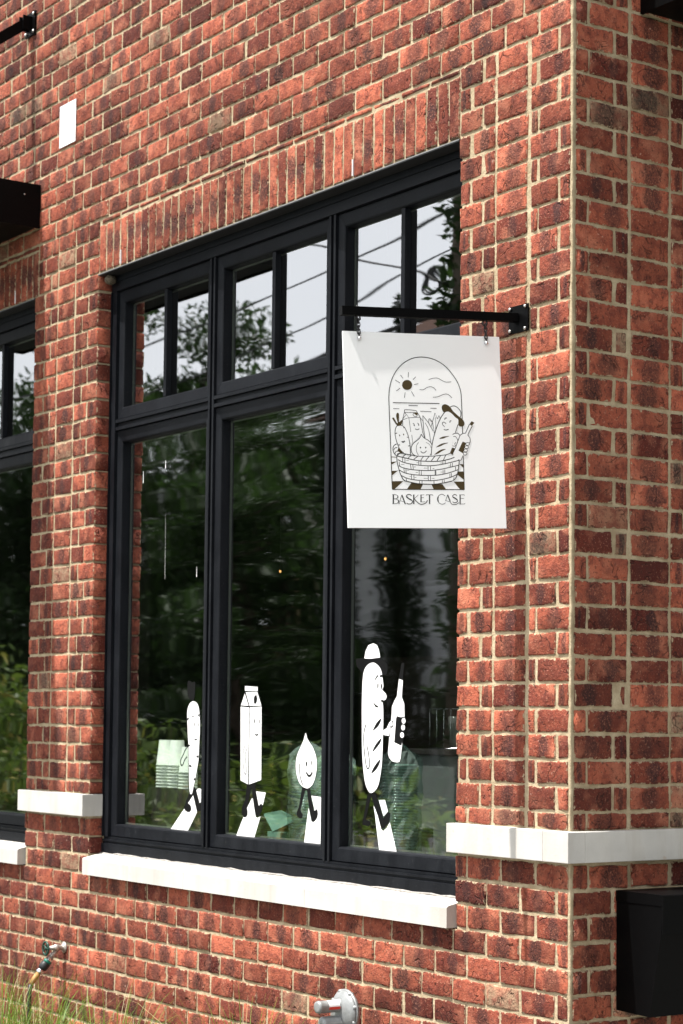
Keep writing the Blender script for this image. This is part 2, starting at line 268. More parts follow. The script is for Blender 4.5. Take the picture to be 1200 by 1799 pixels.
# ---- flat artwork outlines, 0.1 mm units: (fill or line, colour, smooth, line width, coordinates) measured on the sign board and on the glass
SIGN = [
("L", "k", 1, 20.1, [1456, 5300, 1484, 3764, 1507, 2433, 1520, 2154, 1563, 1873, 1673, 1559, 1866, 1257, 2128, 1014, 2435, 854, 2738, 797, 3053, 818, 3348, 912, 3639, 1097, 3890, 1382, 4057, 1661, 4134, 1926, 4145, 2178, 4137, 2618, 4110, 3559, 4054, 5273]),
("L", "k", 0, 20.1, [1456, 5300, 4053, 5283]),
("F", "b", 0, 0, [2381, 1759, 2372, 1804, 2351, 1846, 2320, 1882, 2281, 1911, 2236, 1929, 2188, 1936, 2141, 1932, 2099, 1916, 2062, 1890, 2036, 1855, 2020, 1814, 2017, 1770, 2025, 1725, 2046, 1683, 2077, 1647, 2116, 1618, 2161, 1600, 2209, 1593, 2256, 1597, 2298, 1613, 2335, 1639, 2361, 1674, 2377, 1715]),
("L", "k", 0, 14.1, [2271, 1329, 2250, 1504]),
("L", "k", 0, 14.1, [1977, 1431, 2066, 1547]),
("L", "k", 0, 14.1, [1779, 1608, 1942, 1700]),
("L", "k", 0, 14.1, [1796, 1981, 1937, 1881]),
("L", "k", 0, 14.1, [2073, 2201, 2110, 2023]),
("L", "k", 0, 14.1, [2433, 2151, 2341, 1982]),
("L", "k", 0, 14.1, [2418, 1580, 2524, 1480]),
("L", "k", 0, 14.1, [2455, 1742, 2606, 1712]),
("L", "k", 1, 14.1, [2991, 1557, 3161, 1508, 3328, 1503, 3491, 1583, 3622, 1626, 3808, 1612]),
("L", "k", 1, 14.1, [2640, 1908, 2770, 1911, 2907, 1835, 3043, 1800, 3157, 1837, 3236, 1920]),
("L", "k", 1, 14.1, [3104, 2158, 3289, 2138, 3426, 2078, 3580, 2036, 3695, 2064, 3800, 2159]),
("L", "k", 0, 20.1, [1651, 2380, 3331, 2368]),
("L", "k", 0, 16.1, [2206, 2462, 2537, 2460]),
("L", "k", 0, 14.1, [1649, 2581, 1869, 2582]),
("L", "k", 0, 16.1, [2997, 2536, 3214, 2534]),
("L", "k", 0, 14.1, [2618, 2645, 3023, 2654]),
("F", "b", 0, 0, [1483, 4200, 1678, 4210, 1670, 4229, 1481, 4225]),
("F", "b", 0, 0, [1472, 4385, 1676, 4363, 1473, 4474]),
("F", "b", 0, 0, [1468, 4682, 1719, 4668, 1642, 4707, 1465, 4843]),
("F", "b", 0, 0, [1465, 5028, 1874, 5016, 1533, 5294, 1452, 5294]),
("F", "b", 0, 0, [2157, 5058, 2562, 5120, 2470, 5284, 1980, 5289]),
("F", "b", 0, 0, [2870, 5116, 3263, 5103, 3396, 5288, 2942, 5286]),
("F", "b", 0, 0, [3682, 5015, 4070, 5010, 4059, 5287, 3907, 5286]),
("F", "b", 0, 0, [3849, 4672, 4065, 4665, 4066, 4959, 3836, 4775]),
("F", "b", 0, 0, [3928, 4413, 4074, 4417, 4072, 4546]),
("F", "w", 0, 0, [1964, 2950, 2060, 2601, 2475, 2632, 2599, 2846, 2733, 3563, 2597, 3438, 2285, 3739, 2144, 3703, 1960, 3130]),
("L", "k", 0, 16.1, [2052, 2614, 2040, 2704, 1964, 2950, 1960, 3130]),
("L", "k", 0, 16.1, [2052, 2610, 2264, 2609, 2475, 2632, 2499, 2680]),
("L", "k", 0, 14.1, [2040, 2704, 2368, 2699]),
("L", "k", 0, 14.1, [2060, 2710, 2193, 2874, 1971, 2950]),
("L", "k", 0, 12.1, [2090, 2787, 1972, 2924]),
("L", "k", 0, 14.1, [2193, 2881, 2592, 2852]),
("L", "k", 0, 12.1, [2193, 2881, 2233, 3355]),
("L", "k", 0, 12.1, [2261, 3457, 2285, 3739]),
("L", "k", 0, 16.1, [2499, 2680, 2599, 2846, 2663, 3372, 2732, 3576]),
("L", "k", 1, 14.1, [2382, 2690, 2351, 2761, 2388, 2825, 2484, 2822, 2510, 2732]),
("F", "b", 1, 0, [2368, 2699, 2498, 2693, 2523, 2744, 2486, 2784, 2432, 2766]),
("L", "k", 1, 14.1, [2325, 3077, 2359, 3070, 2388, 3153]),
("L", "k", 1, 14.1, [2483, 3054, 2530, 3072, 2540, 3136]),
("L", "k", 0, 24.2, [2357, 3108, 2384, 3157]),
("L", "k", 0, 24.2, [2525, 3092, 2541, 3138]),
("L", "k", 1, 18.1, [2396, 3249, 2470, 3276, 2547, 3243]),
("L", "k", 0, 14.1, [2617, 2884, 2700, 2985, 2698, 3243, 2734, 3551]),
("L", "k", 0, 12.1, [2698, 2792, 2700, 2985]),
("L", "k", 0, 14.1, [2698, 2792, 2896, 3032, 3044, 3313]),
("L", "k", 1, 12.1, [2772, 3035, 2881, 3277, 2936, 3727]),
("L", "k", 0, 12.1, [2896, 3032, 2911, 2903, 2947, 2883, 3036, 3003]),
("L", "k", 0, 14.1, [2978, 3159, 3151, 2691, 3228, 2896]),
("L", "k", 0, 12.1, [2904, 2903, 3035, 3016, 3087, 3389]),
("L", "k", 0, 10.1, [3163, 2846, 3136, 3272]),
("L", "k", 1, 12.1, [3228, 2896, 3291, 2784, 3320, 2868]),
("F", "w", 1, 0, [1761, 3153, 1865, 3132, 2011, 3180, 2108, 3383, 2164, 3703, 2173, 4112, 1932, 4052, 1780, 3876, 1675, 3584, 1666, 3392, 1702, 3238]),
("L", "k", 1, 18.1, [2173, 4112, 2177, 3830, 2145, 3562, 2083, 3345, 1997, 3187, 1878, 3138, 1761, 3160, 1687, 3264, 1664, 3430, 1682, 3584, 1731, 3774, 1815, 3965, 1931, 4065]),
("F", "b", 1, 0, [1742, 2788, 1780, 2723, 1834, 2735, 1841, 2837, 1825, 3004, 1844, 3030, 1901, 2977, 1950, 2963, 1946, 3027, 1892, 3131, 1761, 3153, 1605, 2932, 1600, 2900, 1655, 2893, 1747, 3057, 1781, 3057, 1749, 2903]),
("F", "b", 1, 0, [1804, 3460, 1838, 3459, 1842, 3510, 1815, 3504]),
("F", "b", 1, 0, [1949, 3425, 1983, 3430, 1983, 3475, 1956, 3469]),
("L", "k", 1, 32.2, [1886, 3682, 1939, 3707, 1996, 3665]),
("L", "k", 0, 18.1, [1671, 3424, 1740, 3401]),
("L", "k", 0, 18.1, [1757, 3806, 1818, 3801]),
("L", "k", 0, 18.1, [1968, 3219, 2009, 3218]),
("L", "k", 0, 18.1, [2085, 3540, 2133, 3539]),
("L", "k", 0, 18.1, [2109, 3832, 2170, 3828]),
("L", "k", 1, 18.1, [1705, 3769, 1606, 3828, 1559, 3931, 1579, 4058, 1641, 4146, 1693, 4184]),
("L", "k", 1, 16.1, [1584, 3969, 1642, 3904, 1717, 3902]),
("L", "k", 1, 16.1, [1624, 4096, 1669, 4025, 1771, 4017]),
("F", "b", 0, 0, [1766, 3876, 1866, 4028, 1931, 4065, 1809, 4067, 1718, 3992]),
("F", "w", 1, 0, [2605, 3412, 2739, 3576, 2963, 3739, 2946, 4010, 2823, 4217, 2440, 4223, 2230, 4073, 2220, 3906, 2305, 3738, 2505, 3593]),
("L", "k", 1, 18.1, [2605, 3425, 2549, 3541, 2434, 3646, 2305, 3738, 2230, 3855, 2214, 3996, 2256, 4098, 2335, 4148]),
("L", "k", 1, 18.1, [2605, 3425, 2700, 3551, 2859, 3638, 2967, 3778, 2939, 4010, 2883, 4139]),
("L", "k", 1, 12.1, [2491, 3709, 2417, 3813, 2399, 3993, 2458, 4146]),
("L", "k", 1, 10.1, [2759, 3704, 2878, 3766, 2933, 3881]),
("F", "k", 0, 0, [2574, 3880, 2570, 3894, 2561, 3904, 2549, 3908, 2538, 3905, 2530, 3895, 2527, 3881, 2531, 3866, 2541, 3856, 2552, 3852, 2564, 3856, 2572, 3866]),
("F", "k", 0, 0, [2762, 3877, 2758, 3891, 2749, 3901, 2737, 3905, 2725, 3902, 2717, 3891, 2715, 3877, 2719, 3863, 2728, 3853, 2740, 3849, 2752, 3852, 2760, 3862]),
("L", "k", 1, 18.1, [2549, 4003, 2587, 4044, 2641, 4060, 2704, 4039, 2758, 3984]),
("F", "w", 1, 0, [3484, 2670, 3653, 2634, 3983, 2905, 3957, 3087, 3619, 4050, 3236, 4211, 2919, 4216, 2958, 3816, 3093, 3415, 3270, 2998]),
("L", "k", 1, 20.1, [3499, 2663, 3348, 2854, 3192, 3155, 3077, 3441, 2974, 3778, 2924, 4138]),
("L", "k", 0, 18.1, [3958, 3074, 3850, 3348]),
("L", "k", 0, 16.1, [3793, 3491, 3704, 3790]),
("F", "b", 1, 0, [3246, 3569, 3349, 3506, 3475, 3478, 3621, 3473, 3486, 3523, 3373, 3564]),
("F", "b", 1, 0, [3117, 3859, 3250, 3766, 3405, 3712, 3572, 3702, 3416, 3757, 3260, 3827]),
("F", "b", 1, 0, [3036, 4111, 3166, 4006, 3308, 3933, 3464, 3917, 3319, 3990, 3162, 4077]),
("L", "k", 1, 20.1, [3570, 2856, 3507, 2864, 3490, 2916]),
("L", "k", 1, 20.1, [3730, 2949, 3681, 2957, 3670, 3015]),
("L", "k", 1, 16.1, [3529, 3057, 3464, 3000, 3407, 3015, 3403, 3086, 3474, 3159]),
("L", "k", 1, 20.1, [3434, 3247, 3516, 3267, 3608, 3239]),
("L", "k", 1, 18.1, [3718, 2476, 3832, 2435, 3941, 2464, 4034, 2540, 4091, 2630, 4091, 2733, 4064, 2825]),
("F", "b", 1, 0, [3406, 2491, 3445, 2418, 3530, 2386, 3625, 2414, 3718, 2483, 3820, 2623, 3978, 2762, 4150, 2901, 4205, 3016, 4165, 3108, 4079, 3136, 3978, 3086, 3983, 2905, 3890, 2829, 3759, 2702, 3652, 2640, 3569, 2642, 3484, 2670, 3420, 2594]),
("F", "w", 1, 0, [3771, 3388, 3939, 3366, 4004, 3448, 3920, 3670, 3926, 3786, 3825, 3853, 3795, 3892, 3686, 3868, 3762, 3544]),
("L", "k", 1, 18.1, [3742, 3415, 3828, 3374, 3939, 3372, 4004, 3436]),
("L", "k", 1, 14.1, [3765, 3492, 3835, 3478, 3900, 3554, 3922, 3631]),
("L", "k", 1, 16.1, [3913, 3787, 3829, 3788, 3806, 3724, 3850, 3684]),
("L", "k", 0, 14.1, [3704, 3803, 3814, 3814]),
("L", "k", 0, 14.1, [3686, 3868, 3788, 3892]),
("F", "b", 0, 0, [3685, 3881, 3788, 3899, 3685, 4100, 3605, 4050]),
("F", "w", 0, 0, [4384, 3052, 4479, 3101, 4312, 3416, 4373, 3545, 4349, 3701, 4114, 4106, 4019, 4289, 3854, 4265, 3712, 4100, 3824, 3866, 3919, 3683, 4004, 3448, 4120, 3368, 4218, 3354]),
("L", "k", 0, 18.1, [4384, 3052, 4218, 3360, 4120, 3368, 4018, 3435, 3922, 3631, 3825, 3853, 3708, 4061, 3710, 4139, 3854, 4265, 3991, 4289, 4086, 4120]),
("L", "k", 1, 16.1, [4486, 3101, 4314, 3391, 4323, 3455, 4374, 3532, 4366, 3662, 4321, 3702]),
("F", "b", 0, 0, [4468, 2946, 4522, 2971, 4570, 2996, 4465, 3104, 4384, 3052]),
("F", "b", 0, 0, [4095, 3647, 4211, 3691, 4090, 4055, 3922, 3961]),
("F", "w", 0, 0, [4338, 3727, 4329, 3750, 4306, 3768, 4276, 3777, 4244, 3775, 4219, 3762, 4205, 3741, 4207, 3718, 4223, 3697, 4250, 3683, 4282, 3679, 4312, 3687, 4332, 3704, 4338, 3727]),
("L", "k", 1, 14.1, [4338, 3727, 4329, 3750, 4306, 3768, 4276, 3777, 4244, 3775, 4219, 3762, 4205, 3741, 4207, 3718, 4223, 3697, 4250, 3683, 4282, 3679, 4312, 3687, 4332, 3704, 4338, 3727]),
("F", "w", 0, 0, [4296, 3838, 4287, 3861, 4264, 3879, 4234, 3888, 4202, 3886, 4177, 3873, 4163, 3852, 4165, 3829, 4181, 3807, 4208, 3794, 4240, 3790, 4270, 3798, 4290, 3815, 4296, 3838]),
("L", "k", 1, 14.1, [4296, 3838, 4287, 3861, 4264, 3879, 4234, 3888, 4202, 3886, 4177, 3873, 4163, 3852, 4165, 3829, 4181, 3807, 4208, 3794, 4240, 3790, 4270, 3798, 4290, 3815, 4296, 3838]),
("F", "w", 0, 0, [4254, 3949, 4245, 3972, 4222, 3990, 4192, 3999, 4160, 3996, 4135, 3983, 4121, 3963, 4123, 3939, 4139, 3918, 4166, 3904, 4198, 3901, 4228, 3909, 4248, 3926, 4254, 3949]),
("L", "k", 1, 14.1, [4254, 3949, 4245, 3972, 4222, 3990, 4192, 3999, 4160, 3996, 4135, 3983, 4121, 3963, 4123, 3939, 4139, 3918, 4166, 3904, 4198, 3901, 4228, 3909, 4248, 3926, 4254, 3949]),
("F", "w", 0, 0, [4226, 4059, 4217, 4082, 4194, 4100, 4164, 4109, 4132, 4107, 4107, 4094, 4093, 4073, 4095, 4050, 4111, 4029, 4138, 4015, 4170, 4011, 4200, 4019, 4220, 4036, 4226, 4059]),
("L", "k", 1, 14.1, [4226, 4059, 4217, 4082, 4194, 4100, 4164, 4109, 4132, 4107, 4107, 4094, 4093, 4073, 4095, 4050, 4111, 4029, 4138, 4015, 4170, 4011, 4200, 4019, 4220, 4036, 4226, 4059]),
("F", "w", 0, 0, [1679, 4197, 2784, 4179, 3794, 4124, 3921, 4303, 3858, 4639, 3712, 4976, 3347, 5070, 2795, 5115, 2251, 5082, 1889, 4997, 1732, 4668, 1684, 4350]),
("L", "k", 1, 22.2, [1680, 4178, 1868, 4219, 2056, 4255, 2271, 4303, 2474, 4331, 2706, 4341, 2953, 4343, 3187, 4333, 3396, 4298, 3592, 4250, 3762, 4189]),
("L", "k", 1, 18.1, [1697, 4120, 1822, 4080, 1997, 4109, 2199, 4137, 2429, 4172, 2716, 4174, 2991, 4163, 3268, 4133, 3463, 4110, 3619, 4050]),
("L", "k", 1, 18.1, [1695, 4158, 1747, 4118, 1822, 4073]),
("L", "k", 1, 18.1, [1881, 4219, 1928, 4173, 1996, 4121]),
("L", "k", 1, 18.1, [2069, 4267, 2122, 4211, 2198, 4150]),
("L", "k", 1, 18.1, [2279, 4290, 2342, 4240, 2428, 4185]),
("L", "k", 1, 18.1, [2529, 4324, 2570, 4259, 2633, 4188]),
("L", "k", 1, 18.1, [2706, 4334, 2762, 4259, 2839, 4178]),
("L", "k", 1, 18.1, [2912, 4331, 2975, 4249, 3060, 4162]),
("L", "k", 1, 18.1, [3119, 4322, 3182, 4233, 3268, 4139]),
("L", "k", 1, 18.1, [3355, 4292, 3398, 4204, 3463, 4110]),
("L", "k", 1, 20.1, [1679, 4197, 1682, 4375, 1723, 4591, 1779, 4795, 1877, 4972, 1982, 5028]),
("L", "k", 1, 20.1, [3928, 4303, 3904, 4458, 3846, 4717, 3759, 4898, 3642, 4989]),
("L", "k", 1, 20.1, [1707, 4298, 1859, 4373, 2100, 4433, 2479, 4479, 2834, 4493, 3179, 4456, 3528, 4386, 3922, 4290]),
("L", "k", 1, 20.1, [1729, 4502, 1874, 4570, 2142, 4624, 2482, 4651, 2824, 4653, 3169, 4616, 3518, 4547, 3897, 4458]),
("L", "k", 1, 20.1, [1747, 4655, 1931, 4742, 2200, 4796, 2513, 4817, 2813, 4820, 3158, 4796, 3507, 4728, 3860, 4613]),
("L", "k", 1, 20.1, [1804, 4833, 1989, 4919, 2257, 4974, 2597, 4995, 2940, 4991, 3217, 4956, 3567, 4875, 3822, 4769]),
("L", "k", 1, 20.1, [1889, 5004, 2117, 5052, 2386, 5100, 2727, 5115, 3001, 5110, 3278, 5071, 3628, 4996]),
("L", "k", 0, 16.1, [1887, 4232, 1879, 4379]),
("L", "k", 0, 16.1, [1968, 4250, 1959, 4397]),
("L", "k", 0, 16.1, [2460, 4332, 2452, 4473]),
("L", "k", 0, 16.1, [2535, 4337, 2526, 4478]),
("L", "k", 0, 16.1, [3333, 4312, 3324, 4447]),
("L", "k", 0, 16.1, [3417, 4298, 3408, 4433]),
("L", "k", 0, 16.1, [1750, 4374, 1769, 4514]),
("L", "k", 0, 16.1, [2153, 4445, 2170, 4617]),
("L", "k", 0, 16.1, [2235, 4450, 2245, 4623]),
("L", "k", 0, 16.1, [2785, 4500, 2776, 4641]),
("L", "k", 0, 16.1, [2874, 4499, 2866, 4640]),
("L", "k", 0, 16.1, [3610, 4398, 3602, 4527]),
("L", "k", 0, 16.1, [3674, 4384, 3665, 4513]),
("L", "k", 0, 16.1, [1907, 4589, 1919, 4729]),
("L", "k", 0, 16.1, [1981, 4601, 1979, 4747]),
("L", "k", 0, 16.1, [2454, 4658, 2445, 4812]),
("L", "k", 0, 16.1, [2529, 4664, 2519, 4817]),
("L", "k", 0, 16.1, [3030, 4650, 3020, 4804]),
("L", "k", 0, 16.1, [3057, 4650, 3048, 4798]),
("L", "k", 0, 16.1, [3320, 4621, 3311, 4775]),
("L", "k", 0, 16.1, [3383, 4607, 3374, 4761]),
("L", "k", 0, 16.1, [3783, 4511, 3775, 4640]),
("L", "k", 0, 16.1, [2166, 4802, 2170, 4956]),
("L", "k", 0, 16.1, [2254, 4808, 2251, 4967]),
("L", "k", 0, 16.1, [2771, 4833, 2762, 4987]),
("L", "k", 0, 16.1, [2854, 4832, 2844, 4986]),
("L", "k", 0, 16.1, [3561, 4746, 3553, 4875]),
("L", "k", 0, 16.1, [3617, 4733, 3609, 4861]),
("L", "k", 0, 16.1, [2446, 5010, 2448, 5093]),
("L", "k", 0, 16.1, [2535, 5002, 2529, 5105]),
("L", "k", 0, 16.1, [2967, 5004, 2961, 5100]),
("L", "k", 0, 16.1, [3271, 4968, 3265, 5071]),
("L", "k", 0, 16.1, [3341, 4954, 3334, 5057]),
("L", "k", 0, 16.1, [1962, 4920, 1983, 5009]),
("L", "k", 0, 16.1, [3706, 4860, 3687, 4938]),
("L", "k", 0, 10.1, [1998, 4319, 2107, 4318]),
("L", "k", 0, 10.1, [2374, 4397, 2443, 4396]),
("L", "k", 0, 10.1, [3225, 4391, 3307, 4390]),
("L", "k", 0, 10.1, [1812, 4463, 1935, 4461]),
("L", "k", 0, 10.1, [2257, 4539, 2338, 4538]),
("L", "k", 0, 10.1, [2623, 4573, 2760, 4571]),
("L", "k", 0, 10.1, [2938, 4581, 3007, 4580]),
("L", "k", 0, 10.1, [3522, 4489, 3577, 4489]),
("L", "k", 0, 10.1, [2005, 4651, 2100, 4650]),
("L", "k", 0, 10.1, [2327, 4724, 2409, 4723]),
("L", "k", 0, 10.1, [3219, 4699, 3288, 4698]),
("L", "k", 0, 10.1, [2101, 4867, 2148, 4867]),
("L", "k", 0, 10.1, [2276, 4897, 2344, 4896]),
("L", "k", 0, 10.1, [2602, 4918, 2753, 4917]),
("L", "k", 0, 10.1, [2890, 4915, 2986, 4914]),
("L", "k", 0, 30.2, [1481, 5478, 1464, 5776]),
("L", "k", 1, 12.1, [1441, 5479, 1549, 5478, 1622, 5502, 1642, 5553, 1602, 5604, 1480, 5618]),
("L", "k", 1, 12.1, [1480, 5618, 1594, 5630, 1656, 5686, 1634, 5750, 1558, 5778, 1430, 5779]),
("L", "k", 1, 24.2, [1631, 5509, 1642, 5553, 1621, 5591]),
("L", "k", 1, 24.2, [1640, 5648, 1658, 5699, 1627, 5750]),
("L", "k", 0, 30.2, [1785, 5482, 1890, 5780]),
("L", "k", 0, 12.1, [1785, 5482, 1666, 5777]),
("L", "k", 0, 10.1, [1713, 5679, 1846, 5710]),
("L", "k", 0, 10.1, [1646, 5779, 1693, 5779]),
("L", "k", 0, 12.1, [1862, 5780, 1917, 5779]),
("L", "k", 1, 20.1, [2130, 5510, 2091, 5473, 2017, 5467, 1954, 5506, 1950, 5557, 2029, 5607, 2134, 5663, 2151, 5720, 2086, 5778, 1998, 5785, 1939, 5754]),
("L", "k", 1, 30.2, [1958, 5544, 2029, 5607, 2121, 5651]),
("L", "k", 0, 30.2, [2211, 5478, 2193, 5773]),
("L", "k", 0, 10.1, [2179, 5478, 2241, 5478]),
("L", "k", 0, 10.1, [2168, 5775, 2223, 5775]),
("L", "k", 0, 12.1, [2377, 5474, 2219, 5605]),
("L", "k", 1, 20.1, [2219, 5605, 2308, 5706, 2413, 5782, 2521, 5788, 2633, 5742, 2694, 5652]),
("L", "k", 0, 28.2, [2472, 5476, 2458, 5712]),
("L", "k", 0, 10.1, [2445, 5476, 2595, 5474]),
("L", "k", 0, 10.1, [2473, 5571, 2576, 5570]),
("L", "k", 0, 12.1, [2431, 5713, 2587, 5712, 2610, 5685]),
("L", "k", 0, 30.2, [2780, 5473, 2761, 5773]),
("L", "k", 0, 14.1, [2648, 5499, 2664, 5471, 2883, 5469, 2908, 5497]),
("L", "k", 0, 10.1, [2734, 5773, 2789, 5773]),
("L", "k", 1, 14.1, [3341, 5506, 3281, 5462, 3213, 5450, 3129, 5482, 3076, 5560, 3070, 5662, 3113, 5745, 3199, 5782, 3290, 5769, 3340, 5730]),
("L", "k", 1, 30.2, [3092, 5527, 3066, 5611, 3081, 5700]),
("L", "k", 1, 16.1, [3433, 5460, 3527, 5722, 3592, 5786, 3702, 5791, 3801, 5746, 3824, 5720]),
("L", "k", 0, 28.2, [3433, 5460, 3509, 5671]),
("L", "k", 0, 12.1, [3433, 5467, 3344, 5672]),
("L", "k", 0, 10.1, [3358, 5660, 3507, 5703]),
("L", "k", 1, 18.1, [3769, 5489, 3730, 5458, 3668, 5458, 3617, 5497, 3628, 5542, 3701, 5580, 3768, 5624, 3785, 5669, 3734, 5721, 3650, 5728, 3604, 5696]),
("L", "k", 1, 30.2, [3628, 5542, 3701, 5580, 3768, 5624]),
("L", "k", 0, 28.2, [3889, 5463, 3869, 5771]),
("L", "k", 0, 12.1, [3858, 5463, 4034, 5459, 4053, 5484]),
("L", "k", 0, 10.1, [3888, 5585, 4026, 5583]),
("L", "k", 0, 12.1, [3838, 5774, 4021, 5772, 4051, 5744])]
CARROT = [
("F", "k", 0, 0, [-26569, 14123, -26284, 14134, -26170, 14426, -25964, 14310, -25662, 13663, -25447, 13856, -25225, 13803, -25417, 13509, -25614, 13378, -25896, 13366, -26220, 14033, -26638, 13665, -26432, 13632, -26367, 13490, -26423, 13323, -26626, 13273, -26895, 13344, -27023, 13463, -26885, 13676, -26807, 13825]),
("F", "w", 0, 0, [-28181, 12454, -26980, 13434, -26916, 13353, -26750, 13298, -26585, 13289, -26464, 13317, -26376, 13397, -26388, 13531, -26472, 13620, -26659, 13685, -26240, 14042, -25887, 13325, -26643, 12482]),
("F", "w", 0, 0, [-25962, 14269, -25843, 14351, -24914, 14335, -25366, 13835, -25435, 13857, -25672, 13724]),
("F", "k", 1, 0, [-26326, 18164, -26071, 18115, -25884, 17970, -25780, 17734, -25733, 17405, -25706, 17116, -25713, 16730, -25735, 16422, -25753, 16152, -25762, 15838, -25794, 15547, -25905, 15173, -26054, 14715, -26206, 14338, -26282, 14127, -26413, 14066, -26552, 14140, -26624, 14493, -26663, 15115, -26703, 15737, -26737, 16233, -26806, 16620, -26845, 17009, -26887, 17398, -26894, 17633, -26842, 17852, -26708, 18033, -26525, 18133]),
("F", "w", 1, 0, [-26328, 18141, -26099, 18098, -25925, 17963, -25823, 17731, -25776, 17404, -25749, 17115, -25757, 16730, -25778, 16422, -25797, 16152, -25806, 15838, -25838, 15549, -25948, 15175, -26097, 14718, -26249, 14341, -26324, 14132, -26405, 14088, -26509, 14146, -26580, 14496, -26619, 15117, -26658, 15738, -26693, 16234, -26762, 16622, -26800, 17010, -26843, 17398, -26850, 17632, -26798, 17846, -26669, 18021, -26499, 18114]),
("F", "k", 1, 0, [-26852, 18996, -26622, 19023, -26467, 18973, -26239, 18990, -26195, 18796, -26239, 18350, -26349, 18176, -26444, 18176, -26716, 18294, -26836, 18469]),
("L", "k", 0, 50.7, [-26833, 17330, -26709, 17415]),
("L", "k", 0, 50.7, [-26396, 17443, -26302, 17513]),
("L", "k", 0, 50.7, [-25912, 17529, -25799, 17529]),
("L", "k", 0, 50.7, [-26806, 16174, -26577, 16217]),
("L", "k", 0, 50.7, [-26005, 15735, -25823, 15739]),
("L", "k", 0, 50.7, [-26613, 15335, -26407, 15284]),
("L", "k", 0, 50.7, [-26220, 14759, -26078, 14739]),
("F", "k", 1, 0, [-26261, 17131, -26227, 17262, -26185, 17131, -26212, 17015]),
("F", "k", 1, 0, [-25919, 17114, -25884, 17230, -25851, 17114, -25878, 17014]),
("F", "k", 0, 0, [-26264, 16579, -26185, 16503, -26052, 16495, -25921, 16536, -25994, 16442, -26088, 16425, -26184, 16455]),
("L", "k", 1, 35.1, [-26767, 16156, -26955, 16016, -27154, 15770, -27335, 15578, -27360, 15431, -27286, 15318, -27162, 15353, -27003, 15565, -26801, 15715])]
CARTON = [
("F", "k", 0, 0, [-21831, 14668, -21199, 14708, -21118, 14396, -20902, 13835, -20720, 13911, -20573, 13848, -20675, 13570, -20927, 13364, -21112, 13395, -21369, 14092, -21436, 14543, -21579, 14301, -21787, 13661, -21744, 13426, -21852, 13282, -22078, 13312, -22232, 13444, -22201, 13703, -21945, 14011]),
("F", "w", 0, 0, [-22642, 12460, -22070, 13288, -21964, 13268, -21816, 13314, -21743, 13406, -21747, 13564, -21806, 13670, -21425, 14100, -21350, 14073, -21229, 13664, -21111, 13336, -20962, 13299, -20744, 13372, -21200, 12478]),
("F", "w", 0, 0, [-21110, 14392, -20359, 14374, -20580, 13844, -20720, 13911, -20883, 13806]),
("F", "k", 0, 0, [-22125, 18814, -21044, 18768, -21038, 18547, -20749, 17938, -20731, 17902, -20706, 14841, -21662, 14644, -22361, 14791, -22454, 17901, -22134, 18478, -22065, 18534]),
("F", "w", 0, 0, [-22078, 18776, -21095, 18731, -21090, 18556, -22083, 18575]),
("F", "w", 0, 0, [-22012, 18515, -21107, 18519, -20784, 17960, -21700, 17942]),
("F", "w", 0, 0, [-22091, 18460, -21787, 17948, -22385, 17966]),
("F", "w", 0, 0, [-22409, 17910, -21726, 17873, -21747, 15800, -21745, 14667, -22335, 14811]),
("F", "w", 0, 0, [-21670, 17879, -20766, 17916, -20722, 14880, -21663, 14664, -21672, 15801]),
("F", "k", 0, 0, [-21110, 18233, -21116, 18168, -21138, 18109, -21173, 18062, -21217, 18032, -21267, 18021, -21318, 18032, -21364, 18062, -21401, 18109, -21426, 18169, -21435, 18234, -21429, 18300, -21407, 18359, -21372, 18406, -21328, 18436, -21278, 18446, -21227, 18436, -21181, 18405, -21144, 18358, -21120, 18299]),
("F", "w", 1, 0, [-21312, 18422, -21413, 18308, -21420, 18160, -21355, 18086, -21376, 18234, -21327, 18345, -21224, 18391]),
("F", "k", 1, 0, [-21350, 17301, -21311, 17421, -21260, 17302, -21292, 17185]),
("F", "k", 1, 0, [-20974, 17304, -20939, 17427, -20888, 17304, -20933, 17184]),
("F", "k", 0, 0, [-21333, 16868, -21237, 16777, -21116, 16759, -20938, 16826, -21028, 16705, -21131, 16686, -21253, 16730]),
("L", "k", 1, 25, [-22016, 16304, -22109, 16116, -22156, 15893, -22155, 15592, -22091, 15315, -22030, 15138, -21954, 15077, -21880, 15142, -21898, 15400, -21969, 15676, -21965, 15952, -21837, 16177])]
